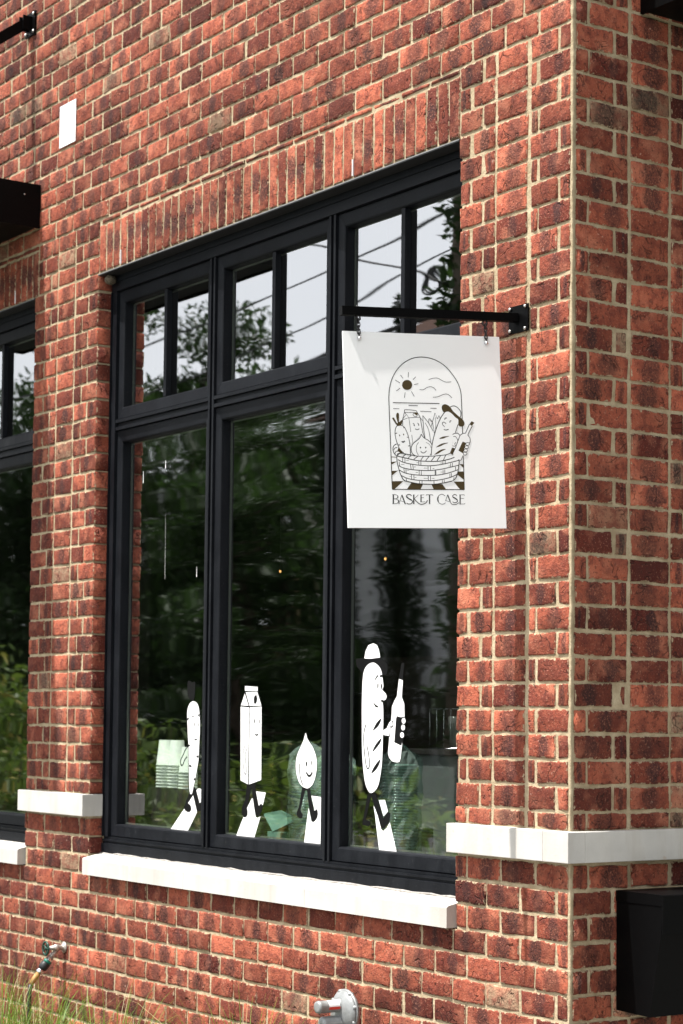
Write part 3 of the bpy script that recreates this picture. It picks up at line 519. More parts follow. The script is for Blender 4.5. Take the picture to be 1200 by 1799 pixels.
ONION = [
("F", "k", 0, 0, [-17630, 14760, -17080, 14680, -16983, 14274, -16782, 13769, -16564, 13859, -16497, 13708, -16557, 13494, -16787, 13313, -16935, 13338, -17153, 13941, -17299, 14558, -17432, 14569, -17758, 13752, -17590, 13578, -17617, 13446, -17796, 13421, -18023, 13510, -18026, 13658, -17880, 13878]),
("F", "w", 0, 0, [-16985, 14376, -16240, 14343, -16290, 12463, -17478, 12453, -17175, 13875, -16964, 13361, -16831, 13311, -16672, 13391, -16529, 13528, -16497, 13675, -16534, 13804, -16594, 13853, -16738, 13779]),
("L", "k", 0, 19.7, [-16985, 14385, -16211, 14355]),
("L", "k", 0, 26.2, [-17477, 12436, -16289, 12450]),
("F", "k", 1, 0, [-17458, 16867, -17301, 16656, -17092, 16463, -16880, 16285, -16697, 16024, -16610, 15795, -16598, 15499, -16665, 15186, -16793, 14918, -16972, 14744, -17249, 14632, -17504, 14657, -17664, 14705, -17912, 14866, -18086, 15162, -18163, 15460, -18145, 15762, -18029, 16032, -17823, 16302, -17620, 16568]),
("F", "w", 1, 0, [-17444, 16853, -17327, 16649, -17116, 16455, -16906, 16278, -16725, 16019, -16638, 15793, -16626, 15500, -16693, 15188, -16820, 14923, -16993, 14754, -17256, 14647, -17494, 14672, -17644, 14717, -17886, 14874, -18058, 15166, -18134, 15462, -18116, 15760, -18001, 16027, -17797, 16296, -17593, 16563]),
("L", "k", 1, 32.8, [-17849, 15634, -17852, 15353, -17786, 15058, -17615, 14767]),
("L", "k", 1, 16.4, [-17587, 16250, -17501, 16432, -17460, 16598]),
("F", "k", 1, 0, [-17418, 15611, -17391, 15714, -17322, 15704, -17305, 15597, -17348, 15511, -17393, 15521]),
("F", "k", 1, 0, [-17018, 15686, -16990, 15760, -16939, 15737, -16931, 15639, -16956, 15568, -17001, 15588]),
("L", "k", 1, 52.4, [-17364, 15292, -17267, 15188, -17148, 15142, -17031, 15187, -16930, 15304])]
LOAF = [
("F", "k", 0, 0, [-13130, 14572, -12583, 14611, -12094, 13684, -11796, 13943, -11629, 13901, -11691, 13585, -11988, 13336, -12122, 13290, -12259, 13401, -12889, 14501, -13235, 13592, -12941, 13526, -12905, 13429, -13041, 13343, -13456, 13383, -13391, 13625]),
("F", "w", 0, 0, [-12729, 14150, -12608, 14017, -12433, 13748, -12223, 13285, -12094, 13207, -11854, 13342, -11667, 13557, -11202, 12451, -12328, 12453, -12529, 13348, -12621, 13779]),
("F", "w", 0, 0, [-12386, 14365, -11988, 14387, -11790, 13963, -12069, 13768]),
("F", "k", 0, 0, [-14019, 19769, -13669, 19783, -13424, 19788, -13411, 20020, -13224, 20277, -12880, 20369, -12570, 20281, -12412, 19998, -12340, 19757, -12084, 19653, -11896, 19510, -11877, 19332, -11941, 19134, -12262, 19099, -12485, 19221, -13483, 19154, -13944, 19484]),
("F", "w", 0, 0, [-13424, 19788, -13342, 20058, -13155, 20275, -12845, 20342, -12604, 20272, -12465, 20079, -12382, 19788, -12699, 19768, -13008, 19750, -13407, 19768]),
("F", "k", 1, 0, [-12872, 19618, -12610, 19557, -12395, 19429, -12253, 19242, -12180, 18981, -12125, 18700, -12174, 18547, -11972, 18410, -11916, 18281, -12027, 18150, -12276, 18130, -12166, 18069, -12120, 17769, -12113, 17273, -12119, 17132, -12140, 16341, -12182, 15747, -12260, 15348, -12390, 14947, -12596, 14716, -12890, 14601, -13124, 14701, -13322, 14998, -13434, 15417, -13512, 15916, -13557, 16517, -13577, 17320, -13590, 17866, -13579, 18471, -13546, 18975, -13462, 19301, -13233, 19526]),
("F", "w", 1, 0, [-12868, 19601, -12627, 19543, -12420, 19420, -12281, 19238, -12209, 18979, -12154, 18700, -12202, 18542, -11997, 18402, -11945, 18283, -12044, 18164, -12298, 18141, -12195, 18066, -12150, 17768, -12142, 17273, -12148, 17132, -12170, 16341, -12211, 15747, -12289, 15350, -12419, 14951, -12619, 14727, -12891, 14618, -13098, 14710, -13293, 15003, -13404, 15419, -13482, 15918, -13526, 16518, -13547, 17321, -13559, 17866, -13549, 18470, -13515, 18973, -13434, 19295, -13212, 19512]),
("L", "k", 1, 35.6, [-12685, 18934, -12618, 19023, -12490, 19112]),
("L", "k", 0, 47.5, [-12387, 19071, -12211, 19078]),
("F", "k", 1, 0, [-12552, 18704, -12530, 18807, -12478, 18803, -12469, 18663, -12509, 18594, -12544, 18624]),
("F", "k", 1, 0, [-12323, 18682, -12298, 18785, -12247, 18771, -12220, 18582, -12253, 18542]),
("L", "k", 0, 47.5, [-12298, 18141, -12145, 18115]),
("F", "k", 0, 0, [-12817, 18136, -12740, 18046, -12602, 17967, -12465, 17937, -12498, 17877, -12634, 17883, -12773, 18007]),
("F", "k", 1, 0, [-12809, 16991, -12726, 17127, -12558, 17307, -12289, 17468, -12304, 17349, -12487, 17149]),
("F", "k", 1, 0, [-12813, 16181, -12747, 16331, -12546, 16533, -12270, 16711, -12308, 16556, -12543, 16354]),
("F", "k", 1, 0, [-12879, 15354, -12802, 15515, -12601, 15718, -12325, 15913, -12347, 15764, -12564, 15521]),
("L", "k", 1, 29.7, [-13271, 17232, -13394, 16921, -13405, 16520, -13346, 16121, -13253, 15723, -13164, 15565, -13095, 15541, -13017, 15629, -13013, 15808, -13087, 16126, -13188, 16403]),
("F", "k", 0, 0, [-11177, 18963, -10880, 18899, -10923, 18494, -10937, 18262, -10785, 18027, -10762, 17555, -10897, 16478, -10988, 15969, -11058, 15843, -11226, 15805, -11537, 15838, -11749, 15967, -11839, 16150, -11764, 16743, -11627, 17610, -11612, 17910, -11447, 18150, -11301, 18303]),
("F", "w", 0, 0, [-11153, 18957, -10905, 18896, -10948, 18495, -10961, 18260, -10810, 18025, -10787, 17556, -10922, 16479, -11013, 15971, -11077, 15852, -11226, 15819, -11525, 15852, -11727, 15975, -11813, 16150, -11739, 16742, -11601, 17609, -11587, 17907, -11424, 18143, -11276, 18300]),
("F", "k", 0, 0, [-10997, 19554, -10831, 19541, -10905, 18906, -11170, 18967]),
("F", "k", 0, 0, [-11235, 17555, -11036, 17517, -10805, 17534, -10749, 17047, -10843, 16714, -10971, 16449, -11419, 16569, -11316, 17492]),
("F", "w", 0, 0, [-12113, 17024, -11912, 17095, -11747, 17313, -11648, 17372, -11530, 17304, -11528, 17177, -11661, 17156, -11694, 17136, -11740, 16811, -12110, 16836]),
("L", "k", 0, 26.7, [-11706, 16782, -11684, 17136]),
("L", "k", 1, 29.7, [-11672, 17199, -11594, 17137, -11518, 17196, -11513, 17314, -11581, 17383]),
("L", "k", 0, 23.8, [-12109, 16816, -11739, 16781]),
("F", "w", 0, 0, [-10715, 17382, -10723, 17341, -10749, 17306, -10788, 17283, -10835, 17274, -10881, 17282, -10921, 17305, -10948, 17340, -10958, 17381, -10949, 17422, -10923, 17457, -10884, 17480, -10838, 17489, -10791, 17481, -10751, 17458, -10725, 17423]),
("F", "w", 0, 0, [-10744, 17134, -10753, 17093, -10778, 17058, -10818, 17035, -10864, 17026, -10911, 17034, -10950, 17057, -10977, 17091, -10987, 17132, -10978, 17173, -10953, 17209, -10913, 17232, -10867, 17241, -10820, 17233, -10781, 17210, -10754, 17175]),
("F", "w", 0, 0, [-10806, 16851, -10814, 16810, -10840, 16775, -10879, 16751, -10926, 16743, -10972, 16750, -11012, 16773, -11039, 16807, -11049, 16848, -11040, 16890, -11014, 16925, -10975, 16948, -10929, 16957, -10882, 16949, -10842, 16927, -10815, 16892])]
# ------------------------------------------------------------------ ground and street (the setting)
H = .085; ZI = lambda k: (48 - k) * H           # height of bed joint k
GRAVEL = simple('soil_and_mulch', (.060, .042, .028), .95, spec=.1, var=.5, sc=40, bump=.03); PAVE = simple('concrete_paving', (.23, .225, .21), .85, spec=.2, var=.10, sc=9, bump=.004)
ASPH = simple('asphalt', (.052, .052, .054), .9, spec=.2, var=.25, sc=60, bump=.006); LAWN = simple('lawn_ground', (.045, .075, .018), .95, spec=.1, var=.4, sc=20, bump=.03); KERB = simple('kerb_concrete', (.30, .29, .27), .85, var=.1)
MB().box((-300, -300, -.3), (300, 300, -.02)).build('ground', LAWN, kind='structure')
MB().box((-8, -1.25, -.018), (.35, .2, .02)).build('planting_bed', GRAVEL, kind='structure')
MB().box((-60, -5.6, -.019), (60, -1.25, .004)).box((.35, -1.25, -.019), (12, 12, .004)).build('pavement', PAVE, kind='structure')
MB().box((-60, -5.75, -.019), (60, -5.6, .012)).build('kerb', KERB, kind='structure')
MB().box((-60, -12.4, -.13), (60, -5.75, -.10 + .085)).build('road', ASPH, kind='structure')

# ------------------------------------------------------------------ the shop building
shop = rt('shop_building', (0, 0, 0), 'red brick corner shop with charcoal framed windows and white stone bands', 'building')
L1, R1 = -3.355, -.605; R2 = -4.025; L2 = -7.36; ZS, ZH = 1.095, 3.82; XL = -8.0; ZT = 6.4; DP = .30
wall = MB()
m0 = .0035
wall.box((XL, m0, ZH + .002), (-m0, DP, ZT)); wall.box((XL, m0, -.1), (-m0, DP, 1.012))
for a, b in ((R1 + .009, -m0), (R2 + .009, L1 - .009), (XL, L2 - .009)): wall.box((a, m0, 1.0121), (b, DP, ZH + .0019))
front = wall.build('front_wall', MORTAR, shop)
MBc = MB(); nk = 300; V = []
for i in range(nk + 1):
    z = -.1 + (ZT + .1) * i / nk; a, b, c = random.uniform(.011, .0165), random.uniform(.013, .019), random.gauss(.0022, .0009)
    V += [(-a, .0040, z), (-a + .003, random.gauss(.0006, .0006), z), (-c, random.gauss(.0004, .0006), z), (random.gauss(-.0004, .0006), c, z), (random.gauss(-.0006, .0006), b - .003, z), (-.0040, b, z)]
MBc.add(V, [(6 * i + j, 6 * i + j + 1, 6 * i + j + 7, 6 * i + j + 6) for i in range(nk) for j in range(5)], 0, True).build('corner_mortar', MORTAR, front)
side = MB().box((-DP, DP + .0001, -.1), (-m0, 3.4, ZT)).build('side_wall', MORTAR, shop)

def brick_geo(l, h, dep, leftdeep, rightdeep, nx=6, nz=4):
    """one irregular sand-moulded brick lying in the xz plane, face towards -y; returns verts, faces, uvs"""
    nx = max(3, int(round(l / .034)) + 1)
    rag = rng.normal(0, .0014, (nz, nx, 3)); V = []; UV = []; tw = rng.normal(0, .0018); ti = rng.normal(0, .006); sk = rng.normal(0, .004)
    pr = rng.normal(.0, .0012)
    for j in range(nz):
        for i in range(nx):
            u = i / (nx - 1); v = j / (nz - 1); eu = min(u, 1 - u) * l; ev = min(v, 1 - v) * h
            e = min(eu, ev); push = .0016 if e < 1e-6 else 0.0
            if (i in (0, nx - 1)) and (j in (0, nz - 1)): push = .0036
            # pull second ring close to the edge so corners read as worn, not as pillows
            uu = u; vv = v
            if i == 1: uu = .007 / l
            if i == nx - 2: uu = 1 - .007 / l
            if j == 1: vv = .006 / h
            if j == nz - 2: vv = 1 - .006 / h
            a = rag[j, i]; k = 1.0 if e < 1e-6 else .6
            V.append(((uu - .5) * l + a[0] * k * (1.35 if e < 1e-6 else 1), -.0012 - pr + push + a[1] * .55 + tw * (uu - .5), (vv - .5) * h + a[2] * k * 1.15 + ti * (uu - .5) * l + sk * (vv - .5) * (uu - .5) * h)); UV.append((uu, vv))
    F = [(j * nx + i, j * nx + i + 1, (j + 1) * nx + i + 1, (j + 1) * nx + i) for j in range(nz - 1) for i in range(nx - 1)]
    ring = [i for i in range(nx)] + [j * nx + nx - 1 for j in range(1, nz)] + [(nz - 1) * nx + i for i in range(nx - 2, -1, -1)] + [j * nx for j in range(nz - 2, 0, -1)]
    k = len(V)
    for r_ in ring:
        x, y, z = V[r_]; d = dep
        V.append((x, d, z)); UV.append((.5 + (UV[r_][0] - .5) * .3, .5 + (UV[r_][1] - .5) * .3))
    n = len(ring)
    F += [(ring[i], k + i, k + (i + 1) % n, ring[(i + 1) % n]) for i in range(n)]
    return V, F, UV
def bcol(big=True):
    t = random.random(); t = t * .93
    if random.random() < .035: t = .97 + random.random() * .03
    fl = .12 * random.random() if random.random() < .42 else .68 + .32 * random.random()
    return (t, fl, random.random(), 1.0)
def finish(me, uvs, cols):
    ul = me.uv_layers.new(name='uv'); li = np.empty(len(me.loops), dtype=np.int32); me.loops.foreach_get('vertex_index', li)
    ul.data.foreach_set('uv', np.asarray(uvs, dtype=np.float32)[li].ravel())
    ca = me.color_attributes.new('bc', 'FLOAT_COLOR', 'POINT'); ca.data.foreach_set('color', np.asarray(cols, dtype=np.float32).ravel())
    me.polygons.foreach_set('use_smooth', [True] * len(me.polygons))
class Bricks:
    """face 'f': front wall (x along, facing -y); face 's': side wall (along +y, facing +x)"""
    def __init__(s, parent, face): s.p = parent; s.face = face; s.items = []
    def put(s, a, b, z0, z1, dep=.030, name='brick', col=None, keep=False, vert=False):
        if b - a < .012 or z1 - z0 < .008: return
        l = b - a; h = z1 - z0
        if vert: V, F, UV = brick_geo(h, l, dep, 0, 0); V = [(v[2], v[1], v[0]) for v in V]; F = [tuple(reversed(f)) for f in F]
        else: V, F, UV = brick_geo(l, h, dep, 0, 0)
        c = ((a + b) / 2, (z0 + z1) / 2); col = col or bcol()
        if s.face == 'f': loc = (c[0], 0, c[1])
        else: V = [(-v[1], v[0], v[2]) for v in V]; loc = (0, c[0], c[1])
        def P(t, z): return project(t, 0, z) if s.face == 'f' else project(0, t, z)
        p = [P(a, z0), P(b, z0), P(b, z1), P(a, z1)]
        ar = abs(sum(p[i][0] * p[(i + 1) % 4][1] - p[(i + 1) % 4][0] * p[i][1] for i in range(4))) / 2
        cx, cy = (p[0][0] + p[2][0]) / 2, (p[0][1] + p[2][1]) / 2
        if not (-12 < cx < 1212 and -12 < cy < 1811): ar = 0
        s.items.append((ar, name, V, F, UV, col, loc, keep))
    def emit(s, limit):
        its = sorted(s.items, key=lambda q: -q[0]); n = {}
        V = []; F = []; UV = []; CO = []
        for ar, name, v, f, uv, col, loc, keep in its:
            if ar > 0 and n.get(name, 0) < limit.get(name, 0):
                n[name] = n.get(name, 0) + 1
                me = mesh(name, v, f); finish(me, uv, [col] * len(v)); link(name, me, BRICK, s.p, loc=loc)
            else:
                k = len(V); V += [(q[0] + loc[0], q[1] + loc[1], q[2] + loc[2]) for q in v]; F += [tuple(i + k for i in g) for g in f]; UV += uv; CO += [col] * len(v)
        if V: me = mesh('brick_field', V, F); finish(me, UV, CO); link('brick_field', me, BRICK, s.p, kind='stuff')
J = .0062; JZ = .0054
FB = Bricks(front, 'f'); SB = Bricks(side, 's')
def clip(spans, iv): return [(max(a, p), min(b, q)) for a, b in spans for p, q in iv if min(b, q) - max(a, p) > .016]
def running(k, xl):
    """spans of course k running left from the corner"""
    out = []
    if k % 2: e = -.176; out.append((-.170 + .002, -.013))
    else: out.append((-.061, -.012)); e = -.071
    x = e
    while x > xl:
        j1, j2 = random.gauss(0, .0012), random.gauss(0, .0012)
        out.append((x - .182 + J + j1, x - J + j2)); x -= .182
    return out
def zz(k, top=None, bot=None):
    g = random.gauss(0, .0008); return (bot if bot is not None else ZI(k + 1) + JZ + g), (top if top is not None else ZI(k) - JZ + g)
PIER_R = {1: [(-.603, -.553), (-.533, -.413), (-.396, -.236), (-.213, -.185), (-.168, -.013)], 0: [(-.603, -.483), (-.465, -.411), (-.396, -.236), (-.214, -.079), (-.062, -.012)]}
PIER_L = {1: [(-4.023, -3.925), (-3.911, -3.788), (-3.775, -3.606), (-3.591, -3.526), (-3.512, -3.357)], 0: [(-4.023, -3.858), (-3.846, -3.784), (-3.771, -3.604), (-3.588, -3.466), (-3.452, -3.357)]}
for k in range(-26, 52):
    par = k % 2; full = running(k, XL + .2)
    if k < 0 or k >= 36:
        for a, b in full:
            z0, z1 = zz(k); 
            if z0 > -.05: FB.put(a, b, z0, z1)
    elif k == 35:
        iv = [(XL, L2 - .01), (R2 + .01, L1 - .010), (R1 + .006, 0)]
        for a, b in clip(full, iv): FB.put(a, b, *zz(k))
    elif k in (33, 34):
        iv = [(XL, L2), (R2 + .002, L1 - .002), (R1 + .002, 0)]
        for a, b in clip(full, iv): FB.put(a, b, *zz(k, top=ZI(33) - .004 if k == 33 else None), dep=.074)
    elif k == 32: continue
    else:
        for pat in (PIER_R[par], PIER_L[par]):
            for a, b in pat:
                z0, z1 = zz(k)
                if k == 31: z0 = 1.3855 + .003
                edge = pat is PIER_L[par] and (b > -3.36 or a < -4.02) or (pat is PIER_R[par] and a < -.60)
                if k < 3 and pat is PIER_L[par] and a < -4.0: a = -3.985
                FB.put(a + random.gauss(0, .0009), b + (0 if edge else random.gauss(0, .0009)), z0, z1, dep=.079 if edge else .03)
        for a, b in clip(full, [(XL, L2 - .002)]):
            z0, z1 = zz(k)
            if k == 31: z0 = 1.3885
            FB.put(a, b, z0, z1)
# soldier courses with the thin cut course above
for x0, x1, pitch in ((L1 + .002, R1 - .002, .0665), (L2, -3.995, .0665)):
    n = int(round((x1 - x0) / pitch)); p = (x1 - x0) / n
    for i in range(n): FB.put(x0 + i * p + .0050, x0 + (i + 1) * p - .0050, ZH + .006 + random.gauss(0, .001), 4.046 + random.gauss(0, .0012), name='soldier_brick', dep=.05, vert=True, col=(random.random() * .9, 0.0 if random.random() < .5 else .95, random.random(), 1))
    x = x1
    while x > x0: FB.put(max(x - .182 + J, x0), x - J, 4.0585, 4.0735); x -= .182
# side wall
SP = {1: [(.017, .066), (.078, .249), (.265, .437), (.452, .505), (.520, .690)], 0: [(.018, .180), (.197, .246), (.266, .438), (.452, .622), (.638, .690)]}
for k in range(-26, 52):
    if k == 32: continue
    z0, z1 = zz(k)
    if z0 < -.05: continue
    par = k % 2
    if k == 31: z0 = 1.3885
    sp = [] if (k < 33) else None
    if k < 33:
        for a, b in SP[par]: SB.put(a, b, z0, z1)
        y = .704
    else:
        if par: SB.put(.015, .074, z0, z1); y = .088
        else: y = .013
        first = True
    while y < 3.3:
        SB.put(y + (0 if y > .08 else 0), y + .166, *((z0, z1) if k == 31 else zz(k))); y += .182
FB.emit({'brick': 300, 'soldier_brick': 90}); SB.emit({'brick': 260})
# white weep ropes in soldier joints
for x in (-4.252, -3.155 + .018, -1.272):
    MB().box((x - .0022, -.006, ZH + .010), (x + .0022, .004, ZH + .075)).build('weep_wick', LABELW, front)
# limestone belt course and its stones
def stones(name, parts, label=None):
    e = bpy.data.objects.new(name, None); C.objects.link(e); e.parent = shop
    if label: e['label'] = label
    for a, b in parts: MB().box(a, b, bev=.0025).build('stone', STONE, e)
    return e
zb0, zb1 = 1.2825, 1.3835
stones('belt_course', [((R1 - .003, -.040, zb0), (-.0917, .10, zb1)), ((-.0913, -.040, zb0), (.035, .034, zb1)), ((-.0913, .0345, zb0), (.035, .80, zb1)), ((-.0913, .802, zb0), (.035, 1.9, zb1)), ((-.0913, 1.902, zb0), (.035, 3.3, zb1))])
stones('belt_course', [((R2 - .006, -.040, zb0), (L1 + .006, .071, zb1))])
stones('belt_course', [((XL, -.040, zb0), (L2 + .006, .071, zb1))])
def sill(x0, x1, cuts):
    e = bpy.data.objects.new('window_sill', None); C.objects.link(e); e.parent = shop
    xs = [x0] + cuts + [x1]
    for a, b in zip(xs, xs[1:]):
        MB().prism([(-.034, 1.018), (.12, 1.018), (.12, 1.113), (.062, 1.113), (-.028, 1.094), (-.034, 1.088)], 'x', a + .0007, b - .0007).build('stone', STONE, e)
sill(L1 + .004, R1 - .004, [-2.43, -1.504]); sill(L2 + .004, R2 - .008, [-6.2, -5.1])
MB().tube([(L1 + .003 + i * .055, .060 + random.gauss(0, .0012), 1.1135 + random.gauss(0, .0015)) for i in range(50)], [.0035 + random.random() * .0035 for _ in range(50)], 6).build('sill_caulk', simple('grey_caulk', (.30, .28, .26), .8, var=.3, sc=50), shop)
# steel lintels
for a, b in ((L1 + .001, R1 - .001), (L2, R2 - .001)):
    MB().box((a, -.004, ZH - .0095), (b, .30, ZH - .0005)).build('steel_lintel', LINTEL, shop)
    MB().box((a, -.0052, ZH - .0055), (b, -.0042, ZH - .0015)).build('lintel_edge', EDGEGREY, shop)

# ------------------------------------------------------------------ windows
def sash(x0, x1, z0, z1, parent, gmat):
    """mitred sash: profile swept round the rectangle, glass behind it"""
    pf = [(0, .135), (0, .089), (.004, .086), (.050, .0905), (.0555, .0935), (.0575, .1005), (.0575, .1235), (.0575, .135)]
    V = []; n = len(pf)
    for cx, cz, sx, sz in ((x0, z0, 1, 1), (x1, z0, -1, 1), (x1, z1, -1, -1), (x0, z1, 1, -1)):
        for t, y in pf: V.append((cx + sx * t * .73, y, cz + sz * t))
    F = [(c * n + i, ((c + 1) % 4) * n + i, ((c + 1) % 4) * n + (i + 1) % n, c * n + (i + 1) % n) for c in range(4) for i in range(n)]
    MB().add(V, F).build('sash', FRAME, parent)
    MB().box((x0 + .038, .1245, z0 + .054), (x1 - .038, .1285, z1 - .054)).build('glass_pane', gmat, parent)
    # grey glazing spacer seen through the pane edge
    g = MB(); t = .0585; x0 -= .0155; x1 += .0155
    for a, b in (((x0 + t, .137, z0 + t), (x0 + t + .006, .145, z1 - t)), ((x1 - t - .006, .137, z0 + t), (x1 - t, .145, z1 - t)), ((x0 + t + .0065, .137, z0 + t), (x1 - t - .0065, .145, z0 + t + .006)), ((x0 + t + .0065, .137, z1 - t - .006), (x1 - t - .0065, .145, z1 - t))): g.box(a, b)
    g.build('glazing_spacer', simple('spacer_aluminium', (.30, .31, .28), .5, .5) if 'spacer_aluminium' not in bpy.data.materials else bpy.data.materials['spacer_aluminium'], parent)
def fins(a0, a1, parent, name, vertical, lo, hi):
    """a bar with two raised fins and a dark groove between, a0..a1 across, lo..hi along"""
    w = a1 - a0; m = MB()
    for p, q, y in ((a0, a0 + w * .30, .0745), (a0 + w * .30 + .0002, a1 - w * .30 - .0002, .0875), (a1 - w * .30, a1, .0745)):
        if vertical: m.box((p, y, lo), (q, .135, hi))
        else: m.box((lo, y, p), (hi, .135, q))
    m.build(name, FRAME, parent)
def window(x0, x1, mull, mats):
    e = bpy.data.objects.new('window', None); C.objects.link(e); e.parent = shop
    fj = .050
    for a, b in ((x0 + .0015, x0 + fj), (x1 - fj, x1 - .0015)):
        MB().box((a, .0715, 1.1905), (b, .135, 3.7395)).build('frame_jamb', FRAME, e)
        MB().box((a, .0650, 1.1905), (a + .009, .0712, 3.7395)).build('frame_stop', FRAME, e)
    MB().box((x0 + .0015, .0700, 3.74), (x1 - .0015, .135, 3.8095)).box((x0 + .0015, .0640, 3.783), (x1 - .0015, .0699, 3.8095)).build('frame_head', FRAME, e)
    MB().box((x0 + .0015, .0640, 1.1165), (x1 - .0015, .135, 1.1600), bev=.0012).box((x0 + .0015, .0730, 1.1602), (x1 - .0015, .135, 1.1698)).box((x0 + .0015, .0690, 1.1700), (x1 - .0015, .135, 1.1790)).box((x0 + .0015, .0780, 1.1792), (x1 - .0015, .135, 1.1900)).build('frame_sill', FRAME, e)
    xs = [x0] + mull + [x1]; mw = .046
    for q in mull: fins(q - mw / 2, q + mw / 2, e, 'mullion', True, 1.1902, 3.7398)
    tz0, tz1 = 3.080, 3.130
    for i in range(len(xs) - 1):
        a = xs[i] + (fj if i == 0 else mw / 2) + .0015; b = xs[i + 1] - (fj if i == len(xs) - 2 else mw / 2) - .0015
        fins(tz0, tz1, e, 'transom_bar', False, a, b)
        sash(a, b, 1.1915, tz0 - .0015, e, mats[i][0]); sash(a, b, tz1 + .0015, 3.7385, e, mats[i][1])
        c = (a + b) / 2; MB().box((c - .0125, .0955, tz1 + .060), (c + .0125, .1242, 3.7385 - .0585), bev=.002).build('muntin', FRAME, e)
    return e
W1 = window(L1, R1, [-2.44, -1.52], [(GL[3], GL[0]), (GL[1], GL[0]), (GL[2], GL[0])])
W2 = window(L2, R2, [R2 - 2.22, R2 - 1.11], [(GL[3], GL[0])] * 3)
for a, b, w_ in (((-2.912, 2.905), (-2.912, 2.868), .0030), ((-3.118, 2.875), (-3.118, 2.820), .0028), ((-2.905, 2.655), (-2.902, 2.365), .0007), ((-2.622, 2.405), (-2.622, 2.360), .0022)):
    MB().add([(a[0] - w_ * .4, .1238, a[1]), (a[0] + w_ * .4, .1238, a[1]), (b[0] + w_, .1238, b[1]), (b[0] - w_, .1238, b[1])], [(0, 1, 2, 3)]).build('dried_streak', PLATEWHITE, W1)
# interior room seen through the glass
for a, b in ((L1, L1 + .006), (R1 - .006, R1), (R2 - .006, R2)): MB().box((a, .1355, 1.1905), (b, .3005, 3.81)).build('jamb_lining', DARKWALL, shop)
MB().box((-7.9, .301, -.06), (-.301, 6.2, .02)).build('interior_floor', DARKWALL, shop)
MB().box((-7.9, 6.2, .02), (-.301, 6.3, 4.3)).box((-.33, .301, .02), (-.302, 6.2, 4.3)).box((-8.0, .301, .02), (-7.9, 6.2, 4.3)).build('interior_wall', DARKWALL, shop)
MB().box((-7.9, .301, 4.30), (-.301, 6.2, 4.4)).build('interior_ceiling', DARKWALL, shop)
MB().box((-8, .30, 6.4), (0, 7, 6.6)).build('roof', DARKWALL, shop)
MB().box((-DP, 3.4, -.1), (0, 7, ZT)).build('rear_wall', REDWALL, shop)

# ------------------------------------------------------------------ things fixed to the walls
def canopy(name, label, a, b, rods, side_=False):
    """flat steel canopy; a,b along the wall; rods at positions along"""
    e = rt(name, ((a + b) / 2, 0, 4.27) if not side_ else (0, (a + b) / 2, 4.27), label, 'canopy')
    z0, z1, D = 4.163, 4.381, 1.2
    def bx(p, q, bev=0.0):
        (u0, d0, w0), (u1, d1, w1) = p, q
        return ((u0, -d1, w0), (u1, -d0, w1)) if not side_ else ((d0, u0, w0), (d1, u1, w1))
    for nm, p, q in (('fascia', (a, D - .012, z0), (b, D, z1)), ('end_plate', (a, .003, z0), (a + .012, D - .0125, z1)), ('end_plate', (b - .012, .003, z0), (b, D - .0125, z1)), ('roof_panel', (a + .0125, .003, z1 - .03), (b - .0125, D - .0125, z1 - .004)), ('soffit_panel', (a + .0125, .003, z0 + .012), (b - .0125, D - .0125, z0 + .02))):
        child(MB().box(*bx(p, q)), nm, BLACK, e)
    for d_, w_ in ((.09, z1 - .06), (.62, z1 - .06)):
        child(MB().lathe((b, -d_, w_) if not side_ else (d_, a, w_), (1, 0, 0) if not side_ else (0, -1, 0), [(0, .0045), (.003, .004)], 8), 'rivet', STEEL, e)
    for r_ in rods:
        P = lambda u, d, z: (u, -d, z) if not side_ else (d, u, z)
        m = MB(); u = r_; A, B = Vector(P(u, .035, 5.235)), Vector(P(u, D - .05, 4.40)); t = (B - A).normalized(); sx = Vector(P(1, 0, 0)) if not side_ else Vector((0, 1, 0)); up = t.cross(sx).normalized()
        V = [p + sx * .016 * i + up * .026 * j for p in (A, B) for i, j in ((-1, -1), (1, -1), (1, 1), (-1, 1))]
        m.add(V, [(3, 2, 1, 0), (4, 5, 6, 7)] + [(i, (i + 1) % 4, (i + 1) % 4 + 4, i + 4) for i in range(4)]); child(m, 'tie_rod', BLACK, e)
        m = MB(); q = bx((u - .055, .002, 5.175), (u + .055, .010, 5.295)); m.box(*q); q = bx((u - .024, .0102, 5.20), (u - .017, .06, 5.27)); m.box(*q); q = bx((u + .017, .0102, 5.20), (u + .024, .06, 5.27)); m.box(*q); child(m, 'wall_bracket', BLACK, e)
        for du, dz in ((-.042, .045), (.042, .045), (-.042, -.045), (.042, -.045)):
            child(MB().lathe(P(u + du, .010, 5.235 + dz), P(0, 1, 0), [(0, .009), (.006, .009), (.009, .004)], 8), 'bolt', STEEL, e)
    return e
canopy('steel_canopy', 'black flat steel canopy with a tie rod above the far left window', -7.2, -3.985, [-4.13, -7.0])
canopy('steel_canopy', 'black flat steel canopy on the shaded side wall at the top right corner', .302, 2.9, [.45, 2.75], True)
# white plate
e = rt('vent_cover', (-3.696, -.001, 4.619), 'small white rectangular plate set in the brickwork high above the pier', 'wall plate')
child(MB().box((-3.781, -.0075, 4.516), (-3.611, -.0045, 4.724), bev=.001), 'cover_plate', PLATEWHITE, e)
child(MB().box((-3.776, -.0044, 4.521), (-3.616, .003, 4.719)), 'back_box', PLATEWHITE, e)
# old paper nest
me = MB().lathe((-3.306, .036, 3.808), (0, 0, -1), [(0, .020), (.010, .027), (.022, .029), (.034, .022), (.040, .010)], 18)
for v in me.v: v += Vector((random.gauss(0, .0016), random.gauss(0, .0016), random.gauss(0, .0016)))
me.build('wasp_nest', simple('grey_paper_nest', (.12, .095, .065), .95, var=.8, sc=150, bump=.012), label='small round papery wasp nest in the top left corner of the window recess', cat='wasp nest')

